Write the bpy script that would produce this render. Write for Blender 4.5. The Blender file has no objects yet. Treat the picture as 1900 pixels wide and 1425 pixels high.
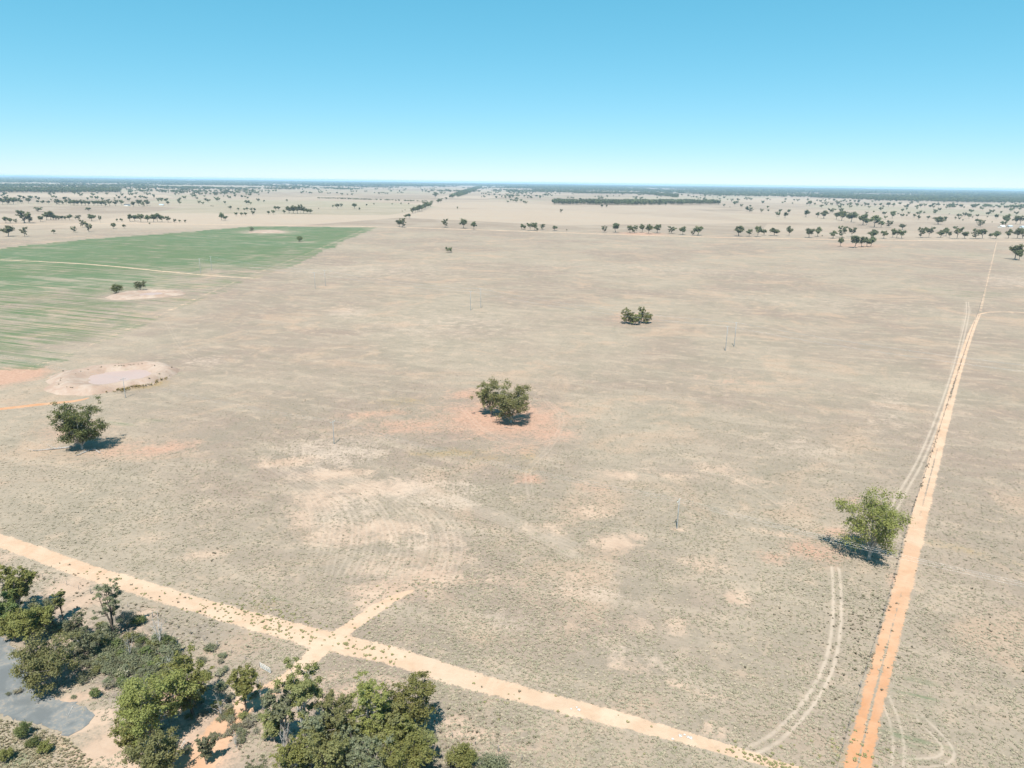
import bpy, math
import numpy as np
from mathutils import Matrix, Vector

# ------------------------------------------------------------------ camera
S = bpy.context.scene
COL = S.collection
CAM_H = 90.0
FPX, CX, CY = 1319.0, 950.0, 712.5            # focal length and centre, in photograph pixels
PITCH = math.atan((CY - 338.0) / FPX)
ROLL = math.radians(0.78)
F = np.array([0, math.cos(PITCH), -math.sin(PITCH)])
R0 = np.array([1.0, 0, 0]); U0 = np.array([0, math.sin(PITCH), math.cos(PITCH)])
RR = math.cos(ROLL) * R0 + math.sin(ROLL) * U0
UU = math.cos(ROLL) * U0 - math.sin(ROLL) * R0
cd = bpy.data.cameras.new('camera'); cam = bpy.data.objects.new('camera', cd); COL.objects.link(cam)
cd.sensor_width = 36.0; cd.lens = FPX / 1900.0 * 36.0; cd.clip_start = 1.0; cd.clip_end = 120000.0
cam.matrix_world = Matrix(((RR[0], UU[0], -F[0], 0), (RR[1], UU[1], -F[1], 0), (RR[2], UU[2], -F[2], CAM_H), (0, 0, 0, 1)))
S.camera = cam

# ------------------------------------------------------------------ sky, sun, exposure
SUN_EL = math.radians(61.0); SHADOW_AZ = math.radians(9.1)
W = bpy.data.worlds.new('World'); S.world = W; W.use_nodes = True
wn = W.node_tree; wn.nodes.clear()
sky = wn.nodes.new('ShaderNodeTexSky'); sky.sky_type = 'NISHITA'; sky.sun_disc = False
sky.sun_elevation = SUN_EL; sky.sun_rotation = math.pi + SHADOW_AZ
sky.altitude = 200; sky.air_density = 0.7; sky.dust_density = 0.0; sky.ozone_density = 6.0
hs = wn.nodes.new('ShaderNodeHueSaturation'); hs.inputs['Hue'].default_value = 0.5; hs.inputs['Saturation'].default_value = 1.0
tn = wn.nodes.new('ShaderNodeMix'); tn.data_type = 'RGBA'; tn.blend_type = 'MULTIPLY'; tn.inputs['Factor'].default_value = 1.0; tn.inputs[7].default_value = (0.77, 2.20, 2.38, 1)
bg = wn.nodes.new('ShaderNodeBackground'); bg.inputs['Strength'].default_value = 0.085
wo = wn.nodes.new('ShaderNodeOutputWorld')
sp_ = wn.nodes.new('ShaderNodeSeparateColor'); cb_ = wn.nodes.new('ShaderNodeCombineColor'); pw_ = wn.nodes.new('ShaderNodeMath'); pw_.operation = 'POWER'; pw_.inputs[1].default_value = 0.52; pb_ = wn.nodes.new('ShaderNodeMath'); pb_.operation = 'POWER'; pb_.inputs[1].default_value = 0.50
wn.links.new(sky.outputs[0], sp_.inputs[0]); wn.links.new(sp_.outputs[0], cb_.inputs[0]); wn.links.new(sp_.outputs[1], pw_.inputs[0]); wn.links.new(pw_.outputs[0], cb_.inputs[1]); wn.links.new(sp_.outputs[2], pb_.inputs[0]); wn.links.new(pb_.outputs[0], cb_.inputs[2])
wn.links.new(cb_.outputs[0], tn.inputs[6]); wn.links.new(tn.outputs[2], hs.inputs['Color']); wn.links.new(hs.outputs[0], bg.inputs[0]); wn.links.new(bg.outputs[0], wo.inputs[0])
sl = bpy.data.lights.new('sun', 'SUN'); sl.energy = 5.0; sl.angle = math.radians(0.53); sl.color = (1.0, 0.955, 0.89)
so = bpy.data.objects.new('sun', sl); COL.objects.link(so)
sd = Vector((math.sin(SHADOW_AZ) * math.cos(SUN_EL), math.cos(SHADOW_AZ) * math.cos(SUN_EL), -math.sin(SUN_EL)))
so.rotation_euler = sd.to_track_quat('-Z', 'Y').to_euler(); so.location = (0, -50, 200)
S.view_settings.view_transform = 'Standard'; S.view_settings.look = 'None'
S.view_settings.exposure = 0.85; S.view_settings.gamma = 1.0
S.cycles.use_denoising = True
S.cycles.max_bounces = 6; S.cycles.volume_bounces = 1; S.cycles.transparent_max_bounces = 4

rng = np.random.default_rng(7)

# ------------------------------------------------------------------ geometry of the view: from a photo pixel to a point on the plain
def g(px, py):
    d = F + RR * (px - CX) / FPX + UU * (CY - py) / FPX
    t = -CAM_H / d[2]
    return np.array([d[0] * t, d[1] * t])
def gs(pts):
    return np.array([g(a, b) for a, b in pts])
def depth(p):
    return p[0] * F[0] + p[1] * F[1] - CAM_H * F[2]
def mpp(p):                                    # metres per photo pixel, across
    return depth(p) / FPX
def height_to(p, px, py):                      # height of a vertical thing at p whose top shows at row py
    d = F + RR * (px - CX) / FPX + UU * (CY - py) / FPX
    t = math.hypot(*p) / math.hypot(d[0], d[1])
    return CAM_H + d[2] * t

# ------------------------------------------------------------------ object helpers
def tag(o, label=None, cat=None, group=None, kind=None):
    for k, v in (('label', label), ('category', cat), ('group', group), ('kind', kind)):
        if v: o[k] = v
    return o
def link(name, data, parent=None, mats=()):
    o = bpy.data.objects.new(name, data); COL.objects.link(o); o.parent = parent
    for m in mats:
        if m.name not in [x.name for x in data.materials if x]: data.materials.append(m)
    return o
def empty(name, loc=(0, 0, 0), rz=0.0):
    o = bpy.data.objects.new(name, None); COL.objects.link(o); o.location = loc; o.rotation_euler[2] = rz
    o.empty_display_size = 0.5
    return o
def mesh_np(name, v, faces, smooth=False):     # faces: (n,k) array with one k
    me = bpy.data.meshes.new(name); v = np.asarray(v, np.float32); faces = np.asarray(faces, np.int32)
    n, k = faces.shape
    me.vertices.add(len(v)); me.vertices.foreach_set('co', v.ravel())
    me.loops.add(n * k); me.loops.foreach_set('vertex_index', faces.ravel())
    me.polygons.add(n); me.polygons.foreach_set('loop_start', np.arange(0, n * k, k, dtype=np.int32))
    me.polygons.foreach_set('use_smooth', np.full(n, smooth, bool))
    me.update(calc_edges=True); me.validate()
    return me
def attr(me, name, arr):                       # point colour attribute (n,3) or (n,4)
    a = me.attributes.new(name, 'FLOAT_COLOR', 'POINT')
    b = np.ones((len(arr), 4), np.float32); b[:, :arr.shape[1]] = arr
    a.data.foreach_set('color', b.ravel())

# ------------------------------------------------------------------ materials
class NT:
    def __init__(s, name):
        s.m = bpy.data.materials.new(name); s.m.use_nodes = True; s.t = s.m.node_tree; s.t.nodes.clear()
        s.out = s.t.nodes.new('ShaderNodeOutputMaterial')
    def n(s, typ, **kw):
        x = s.t.nodes.new(typ)
        for k, v in kw.items(): setattr(x, k, v)
        return x
    def l(s, a, b): s.t.links.new(a, b)
    def val(s, sock, v):
        if hasattr(v, 'is_linked') or isinstance(v, bpy.types.NodeSocket): s.l(v, sock)
        else: sock.default_value = v
    def math(s, op, a, b=0.0, clamp=False):
        x = s.n('ShaderNodeMath', operation=op, use_clamp=clamp); s.val(x.inputs[0], a); s.val(x.inputs[1], b); return x.outputs[0]
    def mix(s, f, a, b):
        x = s.n('ShaderNodeMix', data_type='RGBA'); s.val(x.inputs['Factor'], f)
        for sock, v in ((x.inputs[6], a), (x.inputs[7], b)):
            if isinstance(v, tuple): sock.default_value = (*v[:3], 1)
            else: s.l(v, sock)
        return x.outputs[2]
    def noise(s, vec, scale, detail=2.0, rough=0.55, dist=0.0):
        x = s.n('ShaderNodeTexNoise'); s.l(vec, x.inputs['Vector']); x.inputs['Scale'].default_value = scale
        x.inputs['Detail'].default_value = detail; x.inputs['Roughness'].default_value = rough; x.inputs['Distortion'].default_value = dist
        return x.outputs['Fac']
    def smooth(s, v, a, b, o0=0.0, o1=1.0):
        x = s.n('ShaderNodeMapRange', interpolation_type='SMOOTHSTEP'); s.val(x.inputs[0], v)
        x.inputs[1].default_value = a; x.inputs[2].default_value = b; x.inputs[3].default_value = o0; x.inputs[4].default_value = o1
        return x.outputs[0]
    def diffuse(s, col, rough=0.9, spec=0.2, normal=None):
        x = s.n('ShaderNodeBsdfPrincipled'); s.val(x.inputs['Base Color'], (*col, 1) if isinstance(col, tuple) else col)
        x.inputs['Roughness'].default_value = rough; x.inputs['Specular IOR Level'].default_value = spec
        if normal is not None: s.l(normal, x.inputs['Normal'])
        s.l(x.outputs[0], s.out.inputs[0]); return x

def ground_material():
    q = NT('plain_ground'); pos = q.n('ShaderNodeNewGeometry').outputs['Position']
    mp = q.n('ShaderNodeMapping'); q.l(pos, mp.inputs[0]); mp.inputs['Rotation'].default_value = (0, 0, 0.35); pos = mp.outputs[0]
    st = q.n('ShaderNodeMapping'); q.l(pos, st.inputs[0]); st.inputs['Rotation'].default_value = (0, 0, 0.25); st.inputs['Scale'].default_value = (0.35, 1.3, 1)
    x_alpha = {}
    def col(nm):
        a = q.n('ShaderNodeAttribute', attribute_name=nm); x_alpha[nm] = a.outputs['Alpha']; x = q.n('ShaderNodeSeparateColor'); q.l(a.outputs['Color'], x.inputs[0]); return x.outputs
    bare, red, green = col('soil')[:3]; pale, ochre, track = col('cover')[:3]; tone, forest, far = col('place')[:3]
    n_f = q.noise(pos, 2.6, 2.0, 0.6); n_s = q.noise(pos, 0.75, 4.0, 0.68); n_m = q.noise(pos, 0.16, 4.0, 0.62, 0.6)
    n_l = q.noise(pos, 0.035, 4.0, 0.6, 0.8); n_x = q.noise(pos, 0.0075, 4.0, 0.55, 0.5); n_st = q.noise(st.outputs[0], 0.09, 5.0, 0.66, 0.4)
    # dry grass
    G = lambda r, g_, b_: (r * 0.695, g_ * 0.644, b_ * 0.628)
    D = lambda r, g_, b_: (r * 0.650, g_ * 0.628, b_ * 0.640)
    c = q.mix(q.smooth(n_x, 0.38, 0.62), G(0.315, 0.258, 0.208), G(0.385, 0.338, 0.262))
    c = q.mix(q.smooth(n_l, 0.38, 0.66, 0, 0.55), c, G(0.285, 0.262, 0.203)); c = q.mix(q.smooth(q.noise(pos, 0.021, 5.0, 0.62, 1.2), 0.51, 0.66, 0, 0.65), c, G(0.48, 0.365, 0.265))
    c = q.mix(q.smooth(n_st, 0.46, 0.72, 0, 0.65), c, G(0.46, 0.40, 0.31))
    c = q.mix(q.smooth(n_m, 0.50, 0.74, 0, 0.65), c, G(0.50, 0.405, 0.305))
    c = q.mix(q.smooth(n_m, 0.46, 0.24, 0, 0.6), c, G(0.255, 0.232, 0.175))
    c = q.mix(q.smooth(n_s, 0.50, 0.3, 0, 0.6), c, G(0.215, 0.195, 0.145))
    c = q.mix(q.smooth(n_f, 0.56, 0.75, 0, 0.4), c, G(0.50, 0.43, 0.335))
    c = q.mix(q.smooth(n_f, 0.46, 0.28, 0, 0.3), c, G(0.20, 0.178, 0.13))
    # paddocks beyond the road
    vo = q.n('ShaderNodeTexVoronoi'); q.l(pos, vo.inputs['Vector']); vo.inputs['Scale'].default_value = 0.0016
    vs = q.n('ShaderNodeSeparateColor'); q.l(vo.outputs['Color'], vs.inputs[0])
    pc = q.mix(vs.outputs[0], G(0.50, 0.42, 0.325), G(0.29, 0.24, 0.185)); pc = q.mix(q.smooth(vs.outputs[1], 0.7, 0.9), pc, G(0.36, 0.34, 0.24))
    pc = q.mix(q.smooth(n_x, 0.4, 0.65, 0, 0.5), pc, G(0.46, 0.40, 0.32))
    c = q.mix(q.math('MULTIPLY', far, 0.75), c, pc)
    # clumped, ragged borders between covers
    rag = q.math('ADD', q.math('MULTIPLY', q.math('SUBTRACT', n_m, 0.5), 1.5), q.math('MULTIPLY', q.math('SUBTRACT', n_s, 0.5), 1.3))
    def edge(m, lo=0.2, hi=0.95, k=0.8, amount=1.0):
        v = q.math('ADD', q.math('MULTIPLY', m, 1.35), q.math('ADD', q.math('MULTIPLY', rag, k), q.math('MULTIPLY', q.math('SUBTRACT', n_f, 0.5), 0.9))); v = q.smooth(v, lo, hi, 0, amount)
        return q.math('MULTIPLY', v, q.smooth(m, 0.02, 0.3))
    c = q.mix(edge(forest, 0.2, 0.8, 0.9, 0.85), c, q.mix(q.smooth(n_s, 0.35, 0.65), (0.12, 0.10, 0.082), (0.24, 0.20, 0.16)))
    c = q.mix(edge(pale, amount=0.8), c, G(0.56, 0.475, 0.385))
    c = q.mix(edge(ochre, amount=0.7), c, G(0.36, 0.27, 0.125))
    soil = q.mix(q.smooth(n_m, 0.35, 0.7), D(0.56, 0.40, 0.285), D(0.63, 0.475, 0.345))
    c = q.mix(edge(bare, 0.15, 1.1, 1.0, 0.78), c, soil)
    rs = q.mix(q.smooth(n_s, 0.35, 0.7), D(0.49, 0.295, 0.20), D(0.59, 0.385, 0.275))
    c = q.mix(edge(red, 0.15, 1.05, 0.85, 0.88), c, rs)
    # crop: drilled rows, thin in places
    sr = q.n('ShaderNodeMapping'); q.l(pos, sr.inputs[0]); sr.inputs['Rotation'].default_value = (0, 0, -0.22); sr.inputs['Scale'].default_value = (0.05, 1.5, 1); n_row = q.noise(sr.outputs[0], 0.16, 5.0, 0.75)
    gn = q.math('ADD', q.math('MULTIPLY', q.math('SUBTRACT', n_row, 0.5), 2.6), q.math('MULTIPLY', q.math('SUBTRACT', n_l, 0.5), 1.0))
    gv = q.smooth(q.math('ADD', green, gn), 0.2, 0.95, 0, 0.95); gv = q.math('MULTIPLY', gv, q.smooth(green, 0.03, 0.12))
    gc = q.mix(q.smooth(n_s, 0.3, 0.7), (0.060, 0.098, 0.042), (0.100, 0.136, 0.064)); gc = q.mix(q.smooth(n_x, 0.4, 0.7, 0, 0.6), gc, (0.068, 0.118, 0.058))
    c = q.mix(gv, c, gc)
    c = q.mix(q.math('MULTIPLY', x_alpha['place'], q.smooth(n_m, 0.25, 0.6, 0.35, 0.8)), c, D(0.60, 0.50, 0.385))
    # worn earth of the tracks
    tk = q.math('ADD', track, q.math('ADD', q.math('MULTIPLY', rag, 0.5), q.math('MULTIPLY', q.math('SUBTRACT', n_f, 0.5), 0.7))); tk = q.smooth(tk, 0.38, 0.62); tk = q.math('MULTIPLY', tk, q.smooth(track, 0.04, 0.3))
    sand = q.mix(q.smooth(n_m, 0.3, 0.7), D(0.60, 0.43, 0.29), D(0.69, 0.53, 0.38)); orange = q.mix(q.smooth(n_m, 0.3, 0.7), D(0.56, 0.275, 0.13), D(0.63, 0.36, 0.20))
    dirt = q.mix(tone, sand, orange); dirt = q.mix(q.smooth(n_s, 0.48, 0.3, 0, 0.3), dirt, D(0.40, 0.30, 0.20)); dirt = q.mix(q.smooth(n_l, 0.45, 0.7, 0, 0.35), dirt, D(0.56, 0.44, 0.32))
    c = q.mix(tk, c, dirt)
    b = q.n('ShaderNodeBump'); b.inputs['Strength'].default_value = 0.5; b.inputs['Distance'].default_value = 0.25; q.l(n_s, b.inputs['Height'])
    q.diffuse(c, 0.95, 0.1, b.outputs[0]); return q.m

def leaf_material(name, a, b, trans=0.42):
    q = NT(name); at = q.n('ShaderNodeAttribute', attribute_name='tint'); x = q.n('ShaderNodeSeparateColor'); q.l(at.outputs['Color'], x.inputs[0])
    oi = q.n('ShaderNodeObjectInfo').outputs['Random']
    c = q.mix(x.outputs[0], a, b)
    c = q.mix(q.math('MULTIPLY', x.outputs[1], 0.55), c, (0.20, 0.19, 0.055))
    h = q.n('ShaderNodeHueSaturation'); q.l(c, h.inputs['Color']); q.l(q.math('ADD', q.math('MULTIPLY', oi, 0.42), 0.80), h.inputs['Value'])
    q.l(q.math('ADD', q.math('MULTIPLY', oi, 0.03), 0.485), h.inputs['Hue'])
    d = q.n('ShaderNodeBsdfPrincipled'); d.inputs['Roughness'].default_value = 0.6; d.inputs['Specular IOR Level'].default_value = 0.25; q.l(h.outputs[0], d.inputs['Base Color'])
    t = q.n('ShaderNodeBsdfTranslucent'); q.l(h.outputs[0], t.inputs[0])
    mx = q.n('ShaderNodeMixShader'); mx.inputs[0].default_value = trans; q.l(d.outputs[0], mx.inputs[1]); q.l(t.outputs[0], mx.inputs[2]); q.l(mx.outputs[0], q.out.inputs[0])
    return q.m
def bark_material(name, a, b):
    q = NT(name); tc = q.n('ShaderNodeTexCoord').outputs['Object']; mp = q.n('ShaderNodeMapping'); q.l(tc, mp.inputs[0]); mp.inputs['Scale'].default_value = (3, 3, 0.6)
    n1 = q.noise(mp.outputs[0], 2.0, 4.0); q.diffuse(q.mix(q.smooth(n1, 0.35, 0.65), a, b), 0.9, 0.15); return q.m
def plain_material(name, a, b, scale=3.0, rough=0.8, metal=0.0):
    q = NT(name); tc = q.n('ShaderNodeTexCoord').outputs['Object']; n1 = q.noise(tc, scale, 4.0)
    p = q.diffuse(q.mix(q.smooth(n1, 0.35, 0.65), a, b), rough, 0.3); p.inputs['Metallic'].default_value = metal; return q.m
def tuft_material(name, a, b, c2):
    q = NT(name); oi = q.n('ShaderNodeObjectInfo').outputs['Random']
    c = q.mix(q.smooth(oi, 0.0, 0.6), a, b); c = q.mix(q.smooth(oi, 0.75, 1.0), c, c2)
    q.diffuse(c, 0.9, 0.1); return q.m

M_GROUND = ground_material()
M_LEAF = {
    'gum': leaf_material('gum_leaf', (0.157, 0.162, 0.065), (0.241, 0.237, 0.099)),
    'bright': leaf_material('bright_leaf', (0.168, 0.181, 0.052), (0.258, 0.255, 0.081)),
    'grey': leaf_material('grey_leaf', (0.151, 0.168, 0.099), (0.224, 0.230, 0.148)),
    'dark': leaf_material('dark_leaf', (0.092, 0.125, 0.045), (0.159, 0.188, 0.067)),
    'far': leaf_material('far_leaf', (0.085, 0.104, 0.054), (0.155, 0.168, 0.086), 0.35),
    'twig': leaf_material('dry_twig', (0.15, 0.135, 0.115), (0.21, 0.19, 0.165), 0.1),
}
M_BARK = bark_material('grey_bark', (0.17, 0.145, 0.12), (0.36, 0.315, 0.27))
M_BARKP = bark_material('pale_bark', (0.27, 0.24, 0.205), (0.44, 0.405, 0.36))
M_BARKD = bark_material('dark_bark', (0.055, 0.045, 0.038), (0.13, 0.105, 0.085))
M_DEAD = bark_material('bleached_wood', (0.25, 0.235, 0.22), (0.42, 0.40, 0.38))

# ------------------------------------------------------------------ cover of the plain (where soil, crop, worn tracks lie), as functions of place
def resample(P, step, w=None):
    P = np.asarray(P, float)
    if len(P) > 2:
        Q = np.vstack([2 * P[0] - P[1], P, 2 * P[-1] - P[-2]]); out = []; ww = []
        for i in range(1, len(Q) - 2):
            p0, p1, p2, p3 = Q[i - 1], Q[i], Q[i + 1], Q[i + 2]
            n = max(2, int(np.linalg.norm(p2 - p1) / step)); t = np.linspace(0, 1, n, endpoint=False)[:, None]
            out.append(0.5 * (2 * p1 + (p2 - p0) * t + (2 * p0 - 5 * p1 + 4 * p2 - p3) * t ** 2 + (3 * p1 - p0 - 3 * p2 + p3) * t ** 3))
            if w is not None: ww.append(w[i - 1] + (w[i] - w[i - 1]) * t[:, 0])
        out.append(P[-1:]); 
        if w is not None: ww.append(np.array([w[-1]]))
        return np.vstack(out), (np.concatenate(ww) if w is not None else None)
    n = max(2, int(np.linalg.norm(P[1] - P[0]) / step)); t = np.linspace(0, 1, n + 1)
    return P[0] + (P[1] - P[0]) * t[:, None], (w[0] + (w[1] - w[0]) * t if w is not None else None)
def sstep(x, a, b):
    t = np.clip((x - a) / (b - a), 0, 1); return t * t * (3 - 2 * t)

# tracks: name, pixels, half-widths in metres, tone (0 sand, 1 orange), kind, strength
TR = []
def track(name, pts, hw, tone, twin=False, strength=1.0, step=4.0, label=None):
    hw = hw if isinstance(hw, (list, tuple)) else [hw] * len(pts)
    tone = tone if isinstance(tone, (list, tuple)) else [tone] * len(pts)
    P, w = resample(gs(pts), step, hw); _, tn = resample(gs(pts), step, tone)
    TR.append(dict(name=name, P=P, w=w, tone=tn, twin=twin, s=strength))
track('dirt_track', [(-160, 960), (0, 1003), (180, 1066), (400, 1132), (600, 1187), (720, 1215), (900, 1270), (1100, 1322), (1290, 1374), (1450, 1421), (1620, 1470)],
      [2.4, 2.4, 2.5, 2.5, 3.0, 2.7, 2.4, 2.0, 1.5, 1.0, 0.9], [0.14, 0.14, 0.12, 0.06, 0.03, 0.02, 0.02, 0.02, 0.05, 0.05, 0.05])
track('dirt_track', [(300, 1480), (372, 1410), (420, 1340), (470, 1300), (530, 1262), (570, 1228), (610, 1192), (655, 1160), (700, 1128), (735, 1108), (765, 1096)],
      [3.0, 3.2, 2.6, 2.2, 1.8, 1.9, 2.0, 1.7, 1.6, 1.2, 0.5], [0.45, 0.45, 0.42, 0.3, 0.15, 0.05, 0.05, 0.08, 0.08, 0.08, 0.08])
track('dirt_track', [(1560, 1540), (1590, 1425), (1620, 1300), (1655, 1165), (1683, 1060), (1700, 985), (1738, 838), (1776, 695), (1800, 622), (1817, 583)],
      [1.9, 1.9, 1.85, 1.85, 1.9, 2.1, 1.8, 1.7, 1.6, 1.0], [1, 1, 0.95, 0.65, 0.4, 0.24, 0.15, 0.12, 0.1, 0.1])
track('dirt_track', [(1817, 583), (1836, 579), (1870, 579), (1960, 581)], [1.0, 1.1, 1.0, 0.9], 0.15, strength=0.75)
track('dirt_track', [(1819, 578), (1834, 512), (1849, 450)], [1.2, 1.3, 1.4], 0.05, strength=0.5, step=15)
track('dirt_track', [(-120, 772), (0, 759), (70, 751), (140, 744), (165, 738)], [1.8, 1.8, 1.9, 1.6, 0.5], 0.85)
track('wheel_track', [(1395, 1392), (1440, 1368), (1500, 1305), (1538, 1235), (1552, 1160), (1553, 1090), (1550, 1055)], 0.30, 0.05, twin=True, strength=0.85)
track('wheel_track', [(1640, 985), (1668, 925), (1705, 860), (1735, 790), (1765, 705), (1780, 650), (1795, 585), (1795, 560)], 0.34, 0.05, twin=True, strength=0.85, step=6)
track('wheel_track', [(1640, 1290), (1660, 1340), (1668, 1390), (1662, 1440)], 0.22, 0.0, twin=True, strength=0.7)
track('wheel_track', [(1710, 1335), (1745, 1370), (1760, 1395), (1745, 1412), (1690, 1416)], 0.22, 0.0, twin=True, strength=0.7, step=1.5)
track('wheel_track', [(0, 482), (160, 490), (320, 505), (400, 512), (470, 516)], 2.4, 0.0, strength=0.7, step=10)
track('wheel_track', [(672, 428), (600, 458), (530, 486), (455, 515), (380, 547), (270, 596), (150, 648), (40, 690)], 2.4, 0.1, strength=0.40, step=10)
track('gravel_road', [(-300, 424), (0, 417), (250, 415), (430, 417), (700, 421), (860, 425.5), (1100, 433.5), (1300, 439.5), (1600, 445), (1900, 448), (2150, 451)],
      [9, 9, 8, 8, 9, 9, 9, 10, 9, 7, 7], [0.05, 0.05, 0.05, 0.05, 0.05, 0.05, 0.1, 0.3, 0.15, 0.05, 0.05], strength=0.62, step=30)

CA = np.array([(478, 862), (545, 905), (580, 950), (585, 1005), (560, 1065)], float); CB = np.array([(640, 880), (760, 915), (830, 965), (850, 1020), (830, 1075)], float)
for k_ in np.linspace(0, 1, 12):               # old machinery lines sweeping round the pale ground
    track('wheel_track', [tuple(x) for x in CA + (CB - CA) * k_ + rng.normal(0, 4, CA.shape)], 0.26, 0.05, twin=True, strength=0.20 + 0.16 * ((k_ * 7.3) % 1), step=5)
for k_ in np.linspace(0, 1, 5):
    track('wheel_track', [(700 + 20 * k_, 900 - 12 * k_), (810, 925 - 14 * k_), (910, 962 - 16 * k_), (1000, 1000 - 18 * k_), (1070, 1035 - 24 * k_)], 0.26, 0.05, twin=True, strength=0.22 + 0.14 * ((k_ * 5.1) % 1), step=5)
for k_ in ([(1010, 740), (1042, 780), (1020, 830), (982, 870), (985, 925)], [(860, 760), (900, 800), (965, 825), (1040, 815)], [(1190, 870), (1300, 875), (1390, 900), (1450, 940)], [(310, 600), (332, 640), (362, 668), (420, 690)]):
    track('wheel_track', k_, 0.28, 0.05, twin=True, strength=0.24, step=5)
def near_line(x, y, P, w, tone):
    best = np.full(len(x), 1e9); bw = np.ones(len(x)); bt = np.zeros(len(x))
    for i in range(len(P) - 1):
        a, b = P[i], P[i + 1]; d = b - a; L2 = max(d @ d, 1e-9)
        t = np.clip(((x - a[0]) * d[0] + (y - a[1]) * d[1]) / L2, 0, 1)
        dd = np.hypot(x - a[0] - t * d[0], y - a[1] - t * d[1])
        m = dd < best
        best[m] = dd[m]; bw[m] = (w[i] + (w[i + 1] - w[i]) * t)[m]; bt[m] = (tone[i] + (tone[i + 1] - tone[i]) * t)[m]
    return best, bw, bt
def patches(x, y, L):
    out = np.zeros(len(x))
    for px, py, rx, ry, s in L:
        c = g(px, py); k = mpp(c); sn = CAM_H / math.sqrt(c @ c + CAM_H ** 2); ax = rx * k; ay = ry * k / sn
        az = math.atan2(c[0], c[1]); ca, sa = math.cos(az), math.sin(az)
        dx, dy = x - c[0], y - c[1]; u = (dx * ca - dy * sa) / ax; v = (dx * sa + dy * ca) / ay
        m = np.abs(u) + np.abs(v) < 3.2
        q = np.zeros(len(x)); q[m] = s * np.exp(-0.8 * (u[m] ** 2 + v[m] ** 2)); out = np.maximum(out, q)
    return out
BARE = [(530, 858, 60, 9, .85), (620, 880, 70, 11, .75), (700, 905, 100, 18, .65), (590, 930, 55, 25, .6), (560, 960, 30, 40, .55), (690, 985, 140, 24, .6), (655, 1000, 60, 18, .5),
        (720, 1095, 70, 22, .9), (790, 1070, 70, 18, .85), (690, 1122, 34, 14, .85), (850, 1080, 60, 10, .7), (700, 1055, 60, 22, .5), (850, 1035, 40, 18, .5), (830, 1000, 60, 18, .4), (1140, 1008, 45, 16, .85), (1180, 996, 25, 8, .7), (1095, 950, 50, 10, .6),
        (1150, 880, 50, 9, .6), (1010, 980, 60, 14, .5), (1365, 1110, 26, 13, .85), (1330, 870, 60, 10, .5), (1390, 890, 60, 10, .5), (1440, 990, 60, 6, .55), (1255, 983, 13, 3, .9),
        (1080, 1070, 40, 10, .55), (1040, 1100, 50, 8, .55), (1180, 1160, 40, 16, .5), (1260, 1160, 30, 18, .55), (1170, 1240, 60, 22, .42), (1310, 1050, 70, 14, .4), (930, 1080, 60, 18, .42), (375, 1030, 55, 12, .55), (280, 1000, 50, 10, .4),
        (1310, 1350, 16, 14, .6), (1340, 1362, 14, 12, .5), (1245, 1270, 50, 10, .45), (1320, 1290, 40, 8, .4), (1450, 935, 40, 8, .4), (1240, 880, 80, 8, .4), (1060, 1165, 60, 12, .35),
        (130, 1090, 45, 18, .9), (160, 1115, 60, 16, .8), (60, 1072, 30, 10, .6), (0, 1040, 40, 18, .6), (270, 1140, 20, 10, .8), (210, 1385, 80, 36, 1.0), (170, 1340, 50, 16, .9), (250, 1420, 80, 30, 1.0), (130, 1300, 60, 12, .9),
        (310, 1290, 50, 26, .85), (360, 1380, 70, 60, .8), (430, 1310, 40, 22, .8), (590, 1258, 50, 12, .5), (650, 1285, 120, 18, .7), (840, 1335, 60, 14, .6), (880, 1362, 70, 12, .65), (955, 1390, 60, 9, .6),
        (450, 1290, 40, 20, .7), (530, 1330, 50, 40, .6), (110, 1180, 60, 40, .55), (240, 1170, 80, 40, .35), (640, 570, 40, 10, .3)]
PALE = [(620, 840, 110, 32, .52), (830, 930, 70, 18, .5), (760, 905, 90, 22, .52), (640, 940, 70, 40, .36), (790, 1000, 120, 40, .32), (820, 600, 220, 40, .28), (700, 500, 200, 20, .3), (1240, 500, 500, 16, .25), (1500, 560, 400, 20, .24), (640, 580, 40, 12, .42), (1650, 760, 50, 60, .3),
        (860, 910, 60, 30, .35), (260, 690, 60, 20, .35), (380, 670, 60, 12, .35), (930, 1150, 120, 30, .3), (1180, 1220, 120, 40, .3), (1750, 800, 60, 140, .2), (1100, 1090, 140, 40, .3), (1480, 830, 90, 30, .3), (1870, 520, 60, 14, .4)]
RED = [(930, 775, 120, 32, .85), (770, 790, 100, 18, .55), (870, 732, 45, 12, .6), (700, 768, 80, 8, .5), (1010, 800, 60, 24, .6), (960, 830, 50, 16, .45), (980, 888, 32, 9, .7), (300, 832, 70, 13, .6), (220, 835, 60, 13, .5), (1510, 1022, 60, 22, .62),
       (1560, 990, 45, 9, .55), (1590, 930, 60, 14, .3), (1430, 1035, 40, 14, .4), (1660, 1075, 20, 20, .45), (20, 697, 55, 12, 1.3), (-20, 702, 50, 14, 1.3), (130, 800, 70, 30, .35), (1350, 705, 80, 10, .3), (1180, 590, 50, 12, .45), (1590, 455, 60, 5, .5), (1190, 434, 45, 3, .8), (1100, 905, 50, 9, .35),
       (320, 1300, 30, 30, .6), (375, 1400, 50, 40, .5)]
OCHRE = [(830, 840, 70, 9, .5), (900, 850, 60, 9, .4), (750, 745, 60, 8, .4), (980, 850, 26, 40, .35), (275, 712, 32, 10, .75), (720, 765, 40, 6, .3), (490, 1125, 60, 10, .35), (1560, 1400, 25, 25, .4), (60, 1400, 80, 30, .4), (1790, 1020, 110, 9, .35)]
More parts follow.
